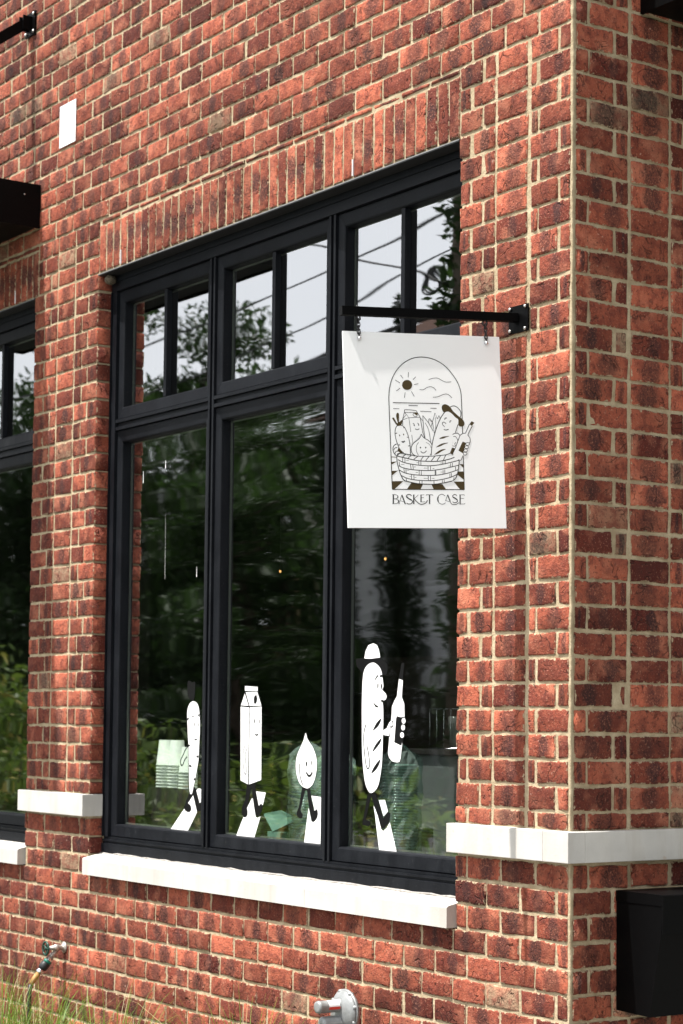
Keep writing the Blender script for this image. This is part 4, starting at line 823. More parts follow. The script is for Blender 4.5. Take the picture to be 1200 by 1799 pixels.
# ------------------------------------------------------------------ hanging sign
O = Vector((-.42459, -.62848, 3.02223)); EU = Vector((.24529, .96863, .03991)); EV = Vector((.07885, .0211, -.99666)); EN = -EU.cross(EV); EN.normalize()
def SP_(u, v, n=0.0): return O + EU * u + EV * v + EN * n
quad = [(0, 0), (.569, 0), (.5524, .6586), (-.0167, .6586)]
def artmesh(data, fn, step, base, colmap, lo=-1e9, hi=1e9):
    V = []; F = []; MI = []; lay = 0
    for kind, colour, smooth, wd, fl in data:
        pts = [(fl[i] * 1e-4, fl[i + 1] * 1e-4) for i in range(0, len(fl), 2)]
        if not (lo <= min(p[1] for p in pts) < hi): continue
        if smooth and len(pts) > 2:
            closed = kind == 'F'; n = len(pts); o = []
            for i in range(n if closed else n - 1):
                g = lambda j: pts[j % n] if closed else pts[max(0, min(n - 1, j))]
                p0, p1, p2, p3 = g(i - 1), g(i), g(i + 1), g(i + 2)
                for s_ in range(5):
                    t = s_ / 5; o.append(tuple(.5 * (2 * p1[k] + (p2[k] - p0[k]) * t + (2 * p0[k] - 5 * p1[k] + 4 * p2[k] - p3[k]) * t * t + (3 * p1[k] - p0[k] - 3 * p2[k] + p3[k]) * t ** 3) for k in (0, 1)))
            if not closed: o.append(pts[-1])
            pts = o
        c = colmap[colour]
        if kind == 'F':
            lay += 1; k = len(V); V += [fn(p[0], p[1], base + lay * step) for p in pts]
            for t in tessellate_polygon([[Vector((p[0], p[1], 0)) for p in pts]]): F.append(tuple(k + i for i in t)); MI.append(c)
        else:
            hw = wd * 1.4e-4 / 2; k = len(V); n = len(pts); z = base + (lay + .5) * step
            for i, p in enumerate(pts):
                a = pts[max(0, i - 1)]; b = pts[min(n - 1, i + 1)]; dx, dy = b[0] - a[0], b[1] - a[1]; L = math.hypot(dx, dy) or 1
                V.append(fn(p[0] - dy / L * hw, p[1] + dx / L * hw, z)); V.append(fn(p[0] + dy / L * hw, p[1] - dx / L * hw, z))
            for i in range(n - 1): F.append((k + 2 * i, k + 2 * i + 1, k + 2 * i + 3, k + 2 * i + 2)); MI.append(c)
    return V, F, MI
sg = rt('hanging_sign', tuple(SP_(.284, 0)), 'white hanging sign with a basket drawing and the words BASKET CASE', 'sign')
m = MB(); V = [SP_(u, v, n) for n in (0, -.006) for u, v in quad]; m.add(V, [(0, 1, 2, 3), (7, 6, 5, 4)] + [(i, i + 4, (i + 1) % 4 + 4, (i + 1) % 4) for i in range(4)]); child(m, 'sign_board', SIGNWHITE, sg)
cm = {'k': 0, 'b': 1, 'w': 2}
lim = .5205
for nm, lo, hi in (('printed_drawing', -9, lim), ('printed_lettering', lim, 9)):
    V, F, MI = artmesh(SIGN, SP_, .000018, .0003, cm, lo, hi); off = Vector(sg['_o']); o = link(nm, mesh(nm, [v - off for v in V], F, MI), [INK, BROWN, WHITEPRINT], sg)
def chain(u, parent, top):
    a = SP_(u, .022, .004); m = MB(); n = 5
    P0 = SP_(u, -.040, .003)
    for i in range(n):
        c = P0.lerp(a, (i + .4) / n); L = .0100; W_ = .0056; d = (a - P0).normalized(); sd_ = EU if i % 2 else EN
        ring = [c + d * math.cos(t) * L + sd_ * math.sin(t) * W_ for t in np.linspace(0, 2 * math.pi, 13)]; m.tube(ring, .0018, 5, cap=False)
    child(m, 'chain', GLOSSBLACK, parent)
    child(MB().lathe(SP_(u, .024, 0), tuple(EN), [(0, .006), (.005, .0065), (.009, .005), (.011, .002)], 10), 'bolt', CHROME, parent)
for u in (.056, .518): chain(u, sg, 0)
br = rt('sign_bracket', (-.268, 0, 3.113), 'black square bar bracket bolted to the brick pier carrying the sign', 'bracket')
child(MB().box((-.320, -.008, 3.066), (-.2175, -.0015, 3.160), bev=.001), 'wall_plate', BLACK, br)
A = Vector((-.276, -.008, 3.1175)); B = SP_(-.003, -.068); t = (B - A).normalized(); sx = Vector((1, 0, 0)); sx = (sx - t * sx.dot(t)).normalized(); up = sx.cross(t).normalized()
V = [p + sx * .0145 * i + up * .0145 * j for p in (A, B) for i, j in ((-1, -1), (1, -1), (1, 1), (-1, 1))]
child(MB().add(V, [(3, 2, 1, 0), (4, 5, 6, 7)] + [(i, (i + 1) % 4, (i + 1) % 4 + 4, i + 4) for i in range(4)]), 'square_bar', BLACK, br)
for x, z in ((-.309, 3.151), (-.229, 3.151), (-.309, 3.075), (-.229, 3.075)): child(MB().lathe((x, -.008, z), (0, -1, 0), [(0, .0065), (.005, .0065), (.008, .003)], 8), 'bolt', STEEL, br)
for u in (.056, .518):
    c = SP_(u, -.046, .001); m = MB(); m.tube([c + EU * math.cos(q) * .008 + EV * math.sin(q) * .010 for q in np.linspace(0, 2 * math.pi, 13)], .0028, 6, cap=False); m.tube([SP_(u, -.088, .001), SP_(u, -.056, .001)], .003, 6); child(m, 'eye_bolt', GLOSSBLACK, br)

# ------------------------------------------------------------------ window decals
def glassfn(x, z, n): return Vector((x, .1240 - n, z))
for nm, data, lab in (('carrot_decal', CARROT, 'white cartoon carrot decal with black legs walking, on the left pane'), ('carton_decal', CARTON, 'white cartoon drink carton decal with legs, on the middle pane'), ('onion_decal', ONION, 'white cartoon onion drop decal with a smile, right side of the middle pane'), ('baguette_decal', LOAF, 'tall white cartoon baguette decal in a hat holding a bottle, right pane')):
    data = [(a, b, c, w_ * 1.35, f_) for a, b, c, w_, f_ in data]; V, F, MI = artmesh(data, glassfn, .00004, .0001, {'k': 0, 'w': 1}); c = sum(V, Vector()) / len(V); c.z = min(v.z for v in V); c.y = .124
    link(nm, mesh(nm, [v - c for v in V], F, MI), [VBLACK, VWHITE], None, lab, 'window decal', 'cartoon food decals on the shop window', loc=tuple(c))
# ------------------------------------------------------------------ letter box on the side wall
mb = rt('letter_box', (0, .42, .99), 'black steel wall letter box with a sloping front on the shaded side wall', 'letter box')
y0, y1 = .200, .640
child(MB().prism([(.003, .795), (.163, .790), (.176, .872), (.216, 1.070), (.218, 1.150), (.003, 1.150)], 'y', y0, y1), 'box_body', BLACK, mb)
child(MB().prism([(.003, 1.1512), (.2195, 1.1512), (.2215, 1.060), (.226, 1.060), (.2275, 1.184), (.2240, 1.187), (.003, 1.187)], 'y', y0 - .003, y1 + .003), 'lid', BLACK, mb)
child(MB().lathe((.179, .42, .860), (1, 0, -.2), [(0, .012), (.006, .012), (.008, .008)], 14), 'lock', STEEL, mb)

# ------------------------------------------------------------------ garden tap and hose
tp = rt('garden_tap', (-3.58, 0, .655), 'metal outdoor tap with a dark green wheel handle on the low brick wall', 'tap')
X = -3.58
child(MB().lathe((X, .0, .660), (0, -1, 0), [(0, .026), (.004, .027), (.007, .018), (.012, .013), (.030, .013), (.034, .017), (.052, .016), (.056, .011), (.080, .009)], 16), 'valve_body', ZINC, tp)
child(MB().lathe((X, -.078, .660), (0, -1, 0), [(0, .004), (.018, .004)], 8), 'valve_stem', STEEL, tp)
m = MB(); m.tube([(X + .030 * math.cos(q), -.097, .660 + .030 * math.sin(q)) for q in np.linspace(0, 2 * math.pi, 21)], .0052, 8, cap=False)
for q in range(5): g = q * 2 * math.pi / 5; m.tube([(X, -.095, .66), (X + .028 * math.cos(g), -.097, .66 + .028 * math.sin(g))], .0035, 6)
m.lathe((X, -.090, .66), (0, -1, 0), [(0, .009), (.010, .009)], 10); child(m, 'wheel_handle', GREENP, tp)
dr = Vector((-.10, -.62, -.78)).normalized(); s0 = Vector((X, -.040, .652))
child(MB().lathe(s0, dr, [(0, .010), (.025, .010), (.028, .013), (.046, .013)], 14), 'spout', ZINC, tp)
cn = rt('hose_connector', tuple(s0 + dr * .046), 'chrome and black hose connector with a teal ring hanging from the tap', 'hose connector')
p = s0 + dr * .0463
child(MB().lathe(p, dr, [(0, .016), (.016, .0165), (.018, .018)], 16), 'threaded_collar', CHROME, cn)
child(MB().lathe(p + dr * .0182, dr, [(0, .020), (.013, .020)], 18), 'teal_ring', TEALRING, cn)
child(MB().lathe(p + dr * .0314, dr, [(0, .0195), (.004, .022), (.030, .022), (.034, .019)], 18), 'grip_sleeve', RUBBER, cn)
child(MB().lathe(p + dr * .0656, dr, [(0, .0165), (.022, .0175), (.026, .013)], 16), 'coupler', CHROME, cn)
e_ = p + dr * .0918
child(MB().tube([e_, e_ + dr * .03, e_ + dr * .055 + Vector((0, 0, -.006))], [.0125, .0130, .0115], 12), 'hose_tail', TANHOSE, cn)
hs = [e_ + dr * .056 + Vector((0, 0, -.006)), e_ + dr * .07 + Vector((0, .002, -.03)), Vector((X - .02, -.165, .36)), Vector((X - .04, -.175, .22)), Vector((X - .07, -.20, .10)), Vector((X - .16, -.25, .035)), Vector((X - .40, -.32, .032)), Vector((X - .9, -.34, .032))]
MB().tube(hs, .0100, 12).build('garden_hose', RUBBER, label='black garden hose running down from the tap behind the grass', cat='hose')

# ------------------------------------------------------------------ gas regulator
gr = rt('gas_regulator', (-1.06, -.10, .70), 'grey cast gas regulator with a white and red label sticking out from the brick wall', 'gas regulator')
gx, gz = -1.075, .682
child(MB().lathe((gx, -.168, gz), (0, 1, 0), [(0, .034), (.006, .050), (.014, .066), (.022, .074), (.028, .076)], 30), 'front_casing', GREYCAST, gr)
child(MB().lathe((gx, -.1395, gz), (0, 1, 0), [(0, .080), (.008, .080)], 30), 'flange', GREYCAST, gr)
child(MB().lathe((gx, -.131, gz), (0, 1, 0), [(0, .076), (.008, .072), (.020, .052), (.028, .030), (.034, .022)], 30), 'rear_casing', GREYCAST, gr)
for q in range(8):
    g = q * math.pi / 4 + .3; child(MB().lathe((gx + .0725 * math.cos(g), -.149, gz + .0725 * math.sin(g)), (0, 1, 0), [(0, .0075), (.020, .0075), (.024, .005)], 8), 'flange_bolt', GREYCAST, gr)
child(MB().lathe((gx, -.262, gz + .022), (0, 1, 0), [(0, .014), (.002, .021), (.010, .0235), (.013, .0225), (.095, .0225), (.100, .030)], 22), 'spring_tower', GREYCAST, gr)
V = []; F = []
for i in range(9):
    g = math.pi * (-.12 + .56 * i / 8)
    for y in (-.222, -.174): V.append((gx + .0232 * math.cos(g), y, gz + .022 + .0232 * math.sin(g)))
F = [(2 * i, 2 * i + 1, 2 * i + 3, 2 * i + 2) for i in range(8)]
m = MB(); m.add(V, F, 0); child(m, 'warning_label', LABELW, gr)
V = []
for i in range(4):
    g = math.pi * (-.125 + .14 * i / 3)
    for y in (-.2225, -.1735): V.append((gx + .0237 * math.cos(g), y, gz + .022 + .0237 * math.sin(g)))
child(MB().add(V, [(2 * i, 2 * i + 1, 2 * i + 3, 2 * i + 2) for i in range(3)]), 'label_stripe', LABELR, gr)
child(MB().lathe((gx, -.240, gz - .036), (0, 1, 0), [(0, .020), (.006, .024), (.074, .024), (.080, .030)], 18), 'inlet_boss', GREYCAST, gr)
child(MB().tube([(gx, -.120, gz - .07), (gx, -.118, .30), (gx, -.110, .04)], .019, 12), 'gas_pipe', GREYCAST, gr)

# ------------------------------------------------------------------ ornamental grass in the bed
def grass(cx, cy, n, hmin, hmax, label, spread=.07, seed=1, lean=(0, 0)):
    r_ = random.Random(seed); V = []; F = []; CO = []
    for i in range(n):
        a = r_.random() * 6.283; rr = spread * math.sqrt(r_.random()); bx_, by_ = cx + rr * math.cos(a), cy + rr * math.sin(a)
        h = r_.uniform(hmin, hmax); out = (.10 + .95 * r_.random() ** 1.3) * h; dx, dy = math.cos(a + r_.gauss(0, .5)) * out + lean[0] * h, math.sin(a + r_.gauss(0, .5)) * out * .8 + lean[1] * h
        if by_ + dy > -.03: dy = -.03 - by_
        wd = r_.uniform(.0010, .0026); col = (r_.random() ** 1.2, r_.random(), 0, 1); droop = r_.uniform(.15, .55) * out
        px_, py_ = -dy, dx; L = math.hypot(px_, py_) or 1; px_, py_ = px_ / L, py_ / L; k = len(V); ns = 7
        for s_ in range(ns + 1):
            t = s_ / ns; x = bx_ + dx * t ** 1.8; y = by_ + dy * t ** 1.8; z = .02 + h * (t - .12 * t * t) - droop * t ** 4; ww = wd * (1 - t ** 2.2) + .00025
            V += [(x - px_ * ww, y - py_ * ww, z), (x + px_ * ww, y + py_ * ww, z)]; CO += [col, col]
        F += [(k + 2 * q, k + 2 * q + 1, k + 2 * q + 3, k + 2 * q + 2) for q in range(ns)]
    V = [(v[0] - cx, v[1] - cy, v[2] - .02) for v in V]
    me = mesh('ornamental_grass', V, F, smooth=True); ca = me.color_attributes.new('lc', 'FLOAT_COLOR', 'POINT'); ca.data.foreach_set('color', np.asarray(CO, dtype=np.float32).ravel())
    return link('ornamental_grass', me, GRASSM, None, label, 'grass clump', 'ornamental grass clumps in the planting bed', loc=(cx, cy, .02))
grass(-3.30, -.45, 240, .42, .82, 'green grass clump at the far left under the garden tap', .10, 3)
grass(-2.78, -.52, 270, .42, .84, 'tall green grass clump just right of the garden hose', .11, 4)
grass(-2.15, -.54, 280, .42, .86, 'fullest green grass clump, third from the left below the window', .12, 5)
grass(-1.42, -.36, 240, .46, .92, 'thin green grass clump nearest to the gas regulator', .09, 6)

# ------------------------------------------------------------------ behind the glass
MB().box((-7.3, .3015, 1.100), (-.36, 1.15, 1.190)).box((L1 + .01, .150, 1.1695), (R1 - .01, .3010, 1.190)).build('interior_counter', COUNTER, label='dark counter board running along inside the shop windows', cat='counter')
MB().box((-3.55, .255, 1.1905), (-2.74, .50, 1.418)).build('display_box', DARKWALL, label='dark box on the counter under the mint cups', cat='box')
def cups(x, y, z, n, label, r0=.043, tall=.118, step=.0145):
    e = rt('cup_stack', (x, y, z), label, 'cup stack', 'stacks of mint paper cups')
    for i in range(n):
        zb = z + i * step; m = MB(); m.lathe((x, y, zb), (0, 0, 1), [(0, r0 + .003), (.004, r0 + .003), (.005, r0), (tall, r0 * .72)] , 22); child(m, 'cup', MINT, e)
cups(-3.205, .315, 1.4185, 8, 'tallest stack of upturned mint paper cups at the left of the window'); cups(-3.115, .325, 1.4185, 8, 'middle stack of upturned mint paper cups'); cups(-2.985, .31, 1.4185, 6, 'shorter stack of mint paper cups beside the carrot decal')
def lids(x, y, z, r, n, step, label, mat, cat, tw=.6):
    e = rt('lid_stack', (x, y, z), label, cat); 
    for i in range(n):
        zb = z + i * step; child(MB().lathe((x, y, zb), (0, 0, 1), [(0, r * .9), (step * .25, r), (step * tw, r), (step * .9, r * .88)], 24), 'lid', mat, e)
    return e
lids(-3.02, .44, 1.4185, .048, 22, .0165, 'stack of black cup lids behind the carrot decal', DARKLID, 'lid stack')
lids(-2.44, .36, 1.1905, .050, 33, .0175, 'tall stack of black cup lids behind the drink carton decal', DARKLID, 'lid stack')
def bag(x, y, z, r, h, label, seed):
    e = lids(x, y, z, r, int(h / .0115), .0115, label, LIDCLEAR, 'bag of lids', .5); rr = random.Random(seed); V = []; F = []; ns, nr = 26, 16
    for j in range(nr + 1):
        t = j / nr
        for i in range(ns):
            a = 6.283 * i / ns; ra = r * (1.16 + .05 * math.sin(5 * a + j)) + rr.uniform(-.006, .008)
            if t > .8: ra *= (1 - ((t - .8) / .2) ** 2 * .92) ; ra += rr.uniform(-.008, .010)
            V.append((x + ra * math.cos(a), y + ra * math.sin(a), z + t * (h + .075) + rr.uniform(-.004, .004)))
    F = [(j * ns + i, j * ns + (i + 1) % ns, (j + 1) * ns + (i + 1) % ns, (j + 1) * ns + i) for j in range(nr) for i in range(ns)]
    m = MB(); m.add(V, F, 0, False); child(m, 'plastic_sleeve', FILM, e); return e
bag(-2.075, .36, 1.1905, .070, .38, 'clear plastic bag of teal lids left of the onion decal', 1); bag(-1.905, .38, 1.1905, .072, .36, 'clear plastic bag of teal lids behind the onion decal', 2); bag(-1.435, .37, 1.1905, .072, .38, 'clear plastic bag of teal lids behind the baguette decal', 3)
m = MB(); V = [(-2.33, .30, 1.335), (-2.24, .33, 1.352), (-2.15, .36, 1.318), (-2.255, .30, 1.262)]; m.add(V + [(a, b + .004, c) for a, b, c in V], [(0, 1, 2, 3), (7, 6, 5, 4)] + [(i, i + 4, (i + 1) % 4 + 4, (i + 1) % 4) for i in range(4)])
m.box((-2.30, .304, 1.1905), (-2.20, .36, 1.2610)); m.build('folded_napkin', simple('mint_napkin', (.22, .42, .34), .7), label='folded mint napkin between the carton and onion decals', cat='napkin')
# wire basket with glasses, grey cabinet, plant, pendant bulbs, back shelves
wb = rt('wire_basket', (-1.18, .62, 1.63), 'wire basket of drinking glasses standing inside behind the bottle of the baguette decal', 'basket')
m = MB(); bx0, bx1, by0, by1, bz0, bz1 = -1.68, -1.30, .70, .95, 1.625, 1.79
for z in (bz0, bz1): m.tube([(bx0, by0, z), (bx1, by0, z), (bx1, by1, z), (bx0, by1, z), (bx0, by0, z)], .003, 5)
for i in range(9): x = bx0 + (bx1 - bx0) * i / 8; m.tube([(x, by0, bz0), (x, by0, bz1)], .0018, 4)
child(m, 'wire_frame', CHROME, wb)
for i in range(5): child(MB().lathe((bx0 + .045 + i * .075, .80, bz0 + .004), (0, 0, 1), [(0, .024), (.10, .030), (.13, .030)], 14), 'drinking_glass', m_clear('glassware', (.30, .31, .30), .35) if i == 0 else bpy.data.materials['glassware'], wb)
gc = rt('grey_cabinet', (-1.45, .95, 1.19), 'pale grey metal cabinet with a small vent standing inside at the right', 'cabinet')
child(MB().box((-1.78, .66, 1.1905), (-.75, 1.10, 1.600), bev=.004), 'cabinet_body', GREYCAB, gc); child(MB().box((-1.80, .64, 1.6005), (-.72, 1.12, 1.6235), bev=.003), 'cabinet_top', DARKWALL, gc)
for i in range(5): child(MB().box((-1.72, .654, 1.235 + i * .014), (-1.60, .6595, 1.243 + i * .014)), 'vent_slot', DARKLID, gc)
for i, (x, y, z) in enumerate(((-1.73, .5, 2.41), (-3.3, 1.0, 2.47))):
    e = rt('pendant_bulb', (x, y, z), ['warm pendant bulb glowing inside behind the right pane', 'faint warm pendant bulb deep inside behind the middle pane', 'second warm pendant bulb just right of the first one'][i], 'light bulb')
    child(MB().lathe((x, y, z - .010), (0, 0, 1), [(0, .002), (.003, .0045), (.008, .005), (.012, .003)], 12), 'bulb_glass', GLOW, e); child(MB().tube([(x, y, z + .0125), (x, y, 4.299)], .002, 5), 'cable', DARKLID, e)
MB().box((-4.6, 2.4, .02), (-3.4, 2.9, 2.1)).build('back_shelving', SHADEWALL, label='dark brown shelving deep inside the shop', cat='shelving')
def curtain(x0, x1, y, z0, z1, mat, label):
    V = []; F = []; n = 40
    for i in range(n + 1):
        x = x0 + (x1 - x0) * i / n; dy = .035 * math.sin(i * 1.3)
        for z, s in ((z0, 1), (z1, 1)): V.append((x, y + dy * s, z))
    m = MB(); m.add(V, [(2 * i, 2 * i + 2, 2 * i + 3, 2 * i + 1) for i in range(n)], 0, True); m.build('inner_screen', mat, label=label, cat='screen')

# ------------------------------------------------------------------ plants and trees
def leafy(name, blobs, n, size, mat, parent=None, loc=(0, 0, 0), seed=0, up=.3, asp=.45, hollow=.0, droop=0.0):
    """leaf-sized faces spread through overlapping blobs [(x,y,z,rx,ry,rz,weight)]"""
    r_ = np.random.default_rng(seed); B = np.array(blobs, float); wgt = B[:, 6] / B[:, 6].sum(); idx = r_.choice(len(B), n, p=wgt)
    d = r_.normal(size=(n, 3)); d /= np.linalg.norm(d, axis=1)[:, None]; rad = (r_.random(n) ** .45)[:, None]; P = B[idx, :3] + d * B[idx, 3:6] * rad
    a = r_.normal(size=(n, 3)); a[:, 2] = a[:, 2] * .5 - droop; a += d * .6; a /= np.linalg.norm(a, axis=1)[:, None]
    nr = r_.normal(size=(n, 3)); nr[:, 2] += up * 2; b = np.cross(a, nr); b /= np.linalg.norm(b, axis=1)[:, None] + 1e-9; c = np.cross(a, b)
    L = (size * (.6 + .8 * r_.random(n)))[:, None]; W_ = L * asp
    V = np.stack([P, P + a * L * .45 + b * W_ * .5, P + a * L + c * L * .12, P + a * L * .45 - b * W_ * .5], 1).reshape(-1, 3) - np.array(loc)
    V[:, 2] = np.maximum(V[:, 2], .03 - loc[2])
    me = bpy.data.meshes.new(name); me.vertices.add(4 * n); me.vertices.foreach_set('co', V.astype(np.float32).ravel()); me.loops.add(4 * n); me.polygons.add(n)
    me.loops.foreach_set('vertex_index', np.arange(4 * n, dtype=np.int32)); me.polygons.foreach_set('loop_start', np.arange(0, 4 * n, 4, dtype=np.int32)); me.polygons.foreach_set('loop_total', np.full(n, 4, dtype=np.int32))
    me.update(calc_edges=True); ca = me.color_attributes.new('lc', 'FLOAT_COLOR', 'POINT'); cc = np.zeros((n, 4)); hh = (P[:, 2] - P[:, 2].min()) / (np.ptp(P[:, 2]) + 1e-6)
    cl = .5 + .5 * np.sin(P[:, 0] * 2.1 + 1.3 * np.sin(P[:, 1] * 1.7)) * np.cos(P[:, 2] * 1.9); cc[:, 0] = np.clip(.55 * r_.random(n) + .45 * cl, 0, 1); cc[:, 1] = r_.random(n); cc[:, 3] = 1
    ca.data.foreach_set('color', np.repeat(cc, 4, 0).astype(np.float32).ravel()); return link(name, me, mat, parent)
def tree(x, y, h, label, seed, n=9000, size=.22, rad=2.6, low=.22, sparse=False, name='leafy_tree', group='trees across the street', mat=None):
    r_ = random.Random(seed); e = rt(name, (x, y, -.02), label, 'tree', group); m = MB(); top = h * .9
    tr = [(x + r_.gauss(0, .05) * i, y + r_.gauss(0, .05) * i, -.02 + top * i / 7) for i in range(8)]; m.tube(tr, [h * .022 * (1 - .11 * i) for i in range(8)], 10)
    blobs = []
    for k in range(16 if not sparse else 20):
        t = low + (1 - low) * (k + .5) / 16 if not sparse else low + (1 - low) * (k + .5) / 20; i = min(6, int(t * .9 * 7)); s0_ = Vector(tr[i]); a = r_.random() * 6.283; L = rad * (1.15 - .75 * t) * r_.uniform(.75, 1.15)
        z = h * t; e1 = Vector((x + math.cos(a) * L, y + math.sin(a) * L, z + r_.uniform(-.1, .35))); mid_ = s0_.lerp(e1, .5) + Vector((0, 0, -.12 * L)); m.tube([s0_, mid_, e1], [h * .007, h * .0045, h * .0015], 6)
        q = .62 if not sparse else .42
        for f_ in (1.0, .62): c_ = s0_.lerp(e1, f_); s_ = rad * q * (.55 if f_ == 1.0 else .62) * r_.uniform(.7, 1.15); blobs.append((c_.x, c_.y, c_.z, s_ * 1.25, s_ * 1.25, s_ * .62, s_ ** 2))
    child(m, 'trunk', BARK, e); leafy('crown', blobs, n, size, mat or TREELEAF, e, (x, y, -.02), seed); return e
tree(-28.0, -13.2, 11.6, 'tall open leafy tree mirrored in the upper left panes', 11, 36000, .13, 3.5, .18, True)
tree(-24.6, -15.6, 7.4, 'dense leafy tree mirrored low in the middle pane', 12, 26000, .15, 3.5, .12)
tree(-21.0, -11.6, 5.6, 'rounded leafy tree mirrored beside the middle mullion', 13, 16000, .13, 1.6, .15)
tree(-36.5, -15.5, 9.6, 'tall leafy tree mirrored in the far left window', 14, 16000, .15, 3.4, .18, True)
tree(-27.6, -11.4, 7.0, 'broad low leafy tree mirrored in the left pane', 15, 30000, .14, 2.9, .10)
tree(-46, -18, 7.8, 'largest leafy tree at the far end of the street', 16, 20000, .24, 5.5, .12)
tree(-34, -20.5, 9.4, 'dense leafy tree standing behind the others across the street', 17, 20000, .22, 4.8, .08)
tree(-30.6, -16.6, 8.0, 'wide dark leafy tree between the brick house and the open tree', 19, 24000, .16, 3.4, .08)
def shrub(x, y, h, r, label, seed, n=1900, size=.095):
    e = rt('leafy_shrub', (x, y, -.02), label, 'shrub', 'shrubs in front of the shop'); rr = random.Random(seed); m = MB(); bl = []
    for k in range(9):
        a = rr.random() * 6.283; q = r * rr.uniform(.2, .9); t = rr.uniform(.45, 1.0); en = (x + q * math.cos(a), y + q * math.sin(a), h * t); m.tube([(x, y, -.02), (x + q * .4 * math.cos(a), y + q * .4 * math.sin(a), h * t * .5), en], [.016, .011, .004], 5); bl.append((en[0], en[1], en[2] * .86, r * .42, r * .42, r * .45, 1)); bl.append((en[0] * .6 + x * .4, en[1] * .6 + y * .4, en[2] * .55, r * .4, r * .4, r * .4, .6))
    child(m, 'stem', BARK, e); leafy('foliage', bl, n, size, PLANTGREEN, e, (x, y, -.02), seed, .5, .42, droop=.7); return e
shrub(-9.0, -3.1, 1.75, .80, 'leafy green shrub mirrored low in the left pane', 21, 2600); shrub(-7.7, -3.3, 1.55, .70, 'leafy green shrub mirrored low in the middle pane', 22); shrub(-6.5, -3.0, 1.35, .60, 'small leafy shrub mirrored beside the onion decal', 23, 1100)
shrub(-5.35, -3.0, 1.45, .55, 'leafy green shrub mirrored low in the right pane', 24, 1300); shrub(-12.2, -3.6, 2.3, 1.1, 'large leafy shrub mirrored in the far left window', 25, 4200, .11); shrub(-10.6, -2.7, 1.5, .70, 'leafy shrub between the large one and the left pane', 26)

# ------------------------------------------------------------------ houses across the street, seen in the glass
def house(x0, x1, y0, y1, zw, zr, wmat, label, base=None, name='white_house'):
    e = rt(name, ((x0 + x1) / 2, y1, -.02), label, 'house'); zb = 0 if base is None else base
    child(MB().box((x0, y0, zb), (x1, y1, zw)), 'wall', wmat, e)
    if base is not None: child(MB().box((x0 + .02, y0 + .02, -.02), (x1 - .02, y1 - .02, base - .002)), 'lower_wall', REDWALL, e)
    m = MB(); ym = (y0 + y1) / 2; m.prism([(y0 - .35, zw + .002), (y1 + .35, zw + .002), (ym, zr)], 'x', x0 - .3, x1 + .3); child(m, 'roof', ROOFM, e)
    nb = int((zw - zb) / .16)
    m = MB()
    for i in range(nb): m.box((x0 + .01, y1 + .0005, zb + i * .16), (x1 - .01, y1 + .022, zb + i * .16 + .012))
    o = child(m, 'siding_boards', wmat, e); o['kind'] = 'stuff'
    n = max(1, int((x1 - x0) / 2.2))
    for i in range(n):
        cx_ = x0 + (x1 - x0) * (i + .5) / n
        for zc in ([zb + (zw - zb) * .55] if zw < 4 else [1.6, zw - 1.2]):
            o = child(MB().box((cx_ - .45, y1 + .023, zc - .6), (cx_ + .45, y1 + .06, zc + .6)), 'window', PLATEWHITE, e); child(MB().box((cx_ - .38, y1 + .0605, zc - .53), (cx_ + .38, y1 + .066, zc + .53)), 'window_pane', DARKLID, e)
tree(9.4, 3.2, 9.5, 'large dense unseen tree added right of the shop to shade the side wall', 31, 12000, .30, 3.6, .10)  # three unseen trees, added to cut the sky light on the side wall
tree(10.8, 8.6, 10.5, 'taller dense unseen tree added farther along to shade the side wall', 32, 12000, .32, 3.9, .10)
tree(12.0, -2.2, 9.0, 'dense unseen tree added nearest to the road to shade the side wall', 33, 11000, .30, 3.4, .10)
house(-24.3, -17.2, -21, -15.2, 7.6, 9.4, SIDING, 'tall white sided house with a brown roof across the street', 1.5)
house(-31.5, -25.2, -25, -18.6, 4.0, 6.0, REDWALL, 'dark red brick house with a brown roof behind the trees', name='brick_house')
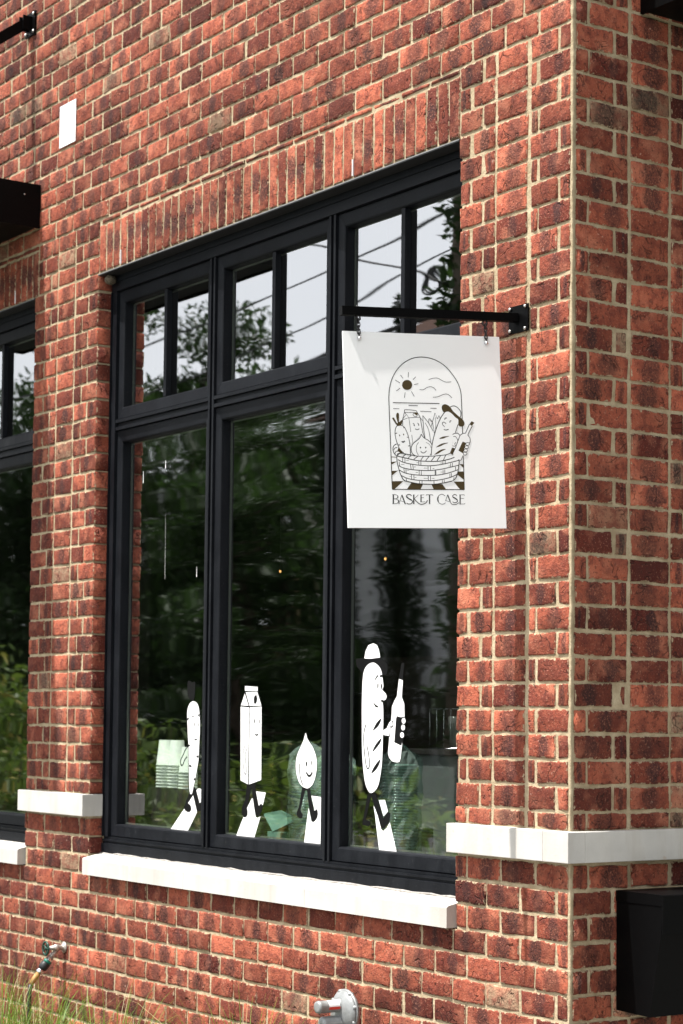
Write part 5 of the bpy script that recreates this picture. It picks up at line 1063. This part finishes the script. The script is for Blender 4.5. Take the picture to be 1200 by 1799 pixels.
# narrow evergreens in front of the white house
for i, (x, h) in enumerate(((-22.35, 8.3), (-20.6, 8.5), (-18.2, 7.6))):
    e = rt('narrow_evergreen', (x, -14.2, -.02), ['narrow evergreen at the left of the white house front', 'middle narrow evergreen before the white house', 'narrow evergreen at the right of the white house front'][i], 'evergreen', 'narrow evergreens before the white house')
    child(MB().tube([(x, -14.2, -.02), (x, -14.2, h * .95)], [.08, .02], 8), 'trunk', BARK, e)
    leafy('crown', [(x, -14.2, h * (k + .5) / 14, (.38 + .08 * (k % 3)) * (1 - k / 14.4), .8 * (1 - k / 14.2), .42, 1.5 - k / 11) for k in range(14)], 9000, .12, DARKLEAF, e, (x, -14.2, -.02), 60 + i)
# utility pole and cables
up_ = rt('utility_pole', (-11.05, -8.0, -.02), 'weathered utility pole wrapped in ivy beside the street', 'utility pole')
child(MB().tube([(-11.05, -8, -.02), (-11.05, -8, 9.6)], [.17, .12], 14), 'pole', WOODPOLE, up_)
child(MB().box((-12.0, -8.06, 8.7), (-10.1, -7.94, 8.82)), 'cross_arm', WOODPOLE, up_)
leafy('ivy', [(-11.05 + .1 * math.sin(z * 3), -8, z, .30, .30, .55, 1) for z in (1, 2, 3, 4, 5, 6, 6.9, 7.7)], 3000, .13, TREELEAF, up_, (-11.05, -8, -.02), 77)
def cable(a, b, sag, r_, label, loops=None):
    a, b = Vector(a), Vector(b); P = [a.lerp(b, i / 24) - Vector((0, 0, sag * 4 * (i / 24) * (1 - i / 24))) for i in range(25)]
    MB().tube(P, r_, 6).build('overhead_cable', RUBBER, label=label, cat='cable', group='overhead cables along the street')
cable((-11.05, -8, 7.05), (-46, -8.6, 7.6), .9, .014, 'upper black overhead cable sagging away from the pole')
cable((-11.05, -8, 6.62), (-46, -8.2, 6.8), 1.2, .012, 'second black overhead cable from the top of the pole')
cable((-11.05, -8, 6.02), (-46, -7.6, 6.1), .7, .032, 'thick black overhead cable, lowest of those on the pole')
cable((-11.05, -8, 6.70), (-20, -24, 7.6), .5, .012, 'thin black cable crossing to the house side')
cable((-11.05, -8, 6.20), (-15.5, -3.2, 8.6), .2, .012, 'thin black service cable slanting up towards the shop')
cable((-11.05, -8, 6.45), (12, -8.6, 7.2), .8, .018, 'black overhead cable running on past the shop corner')
m = MB(); 
for q in range(3): m.tube([Vector((-11.62 + .04 * q + .15 * math.cos(t), -7.98, 6.30 + .10 * math.sin(t) + .02 * q)) for t in np.linspace(0, 6.283, 17)], .014, 6, cap=False)
m.build('cable_coil', RUBBER, label='coil of spare black cable hanging beside the utility pole', cat='cable coil')
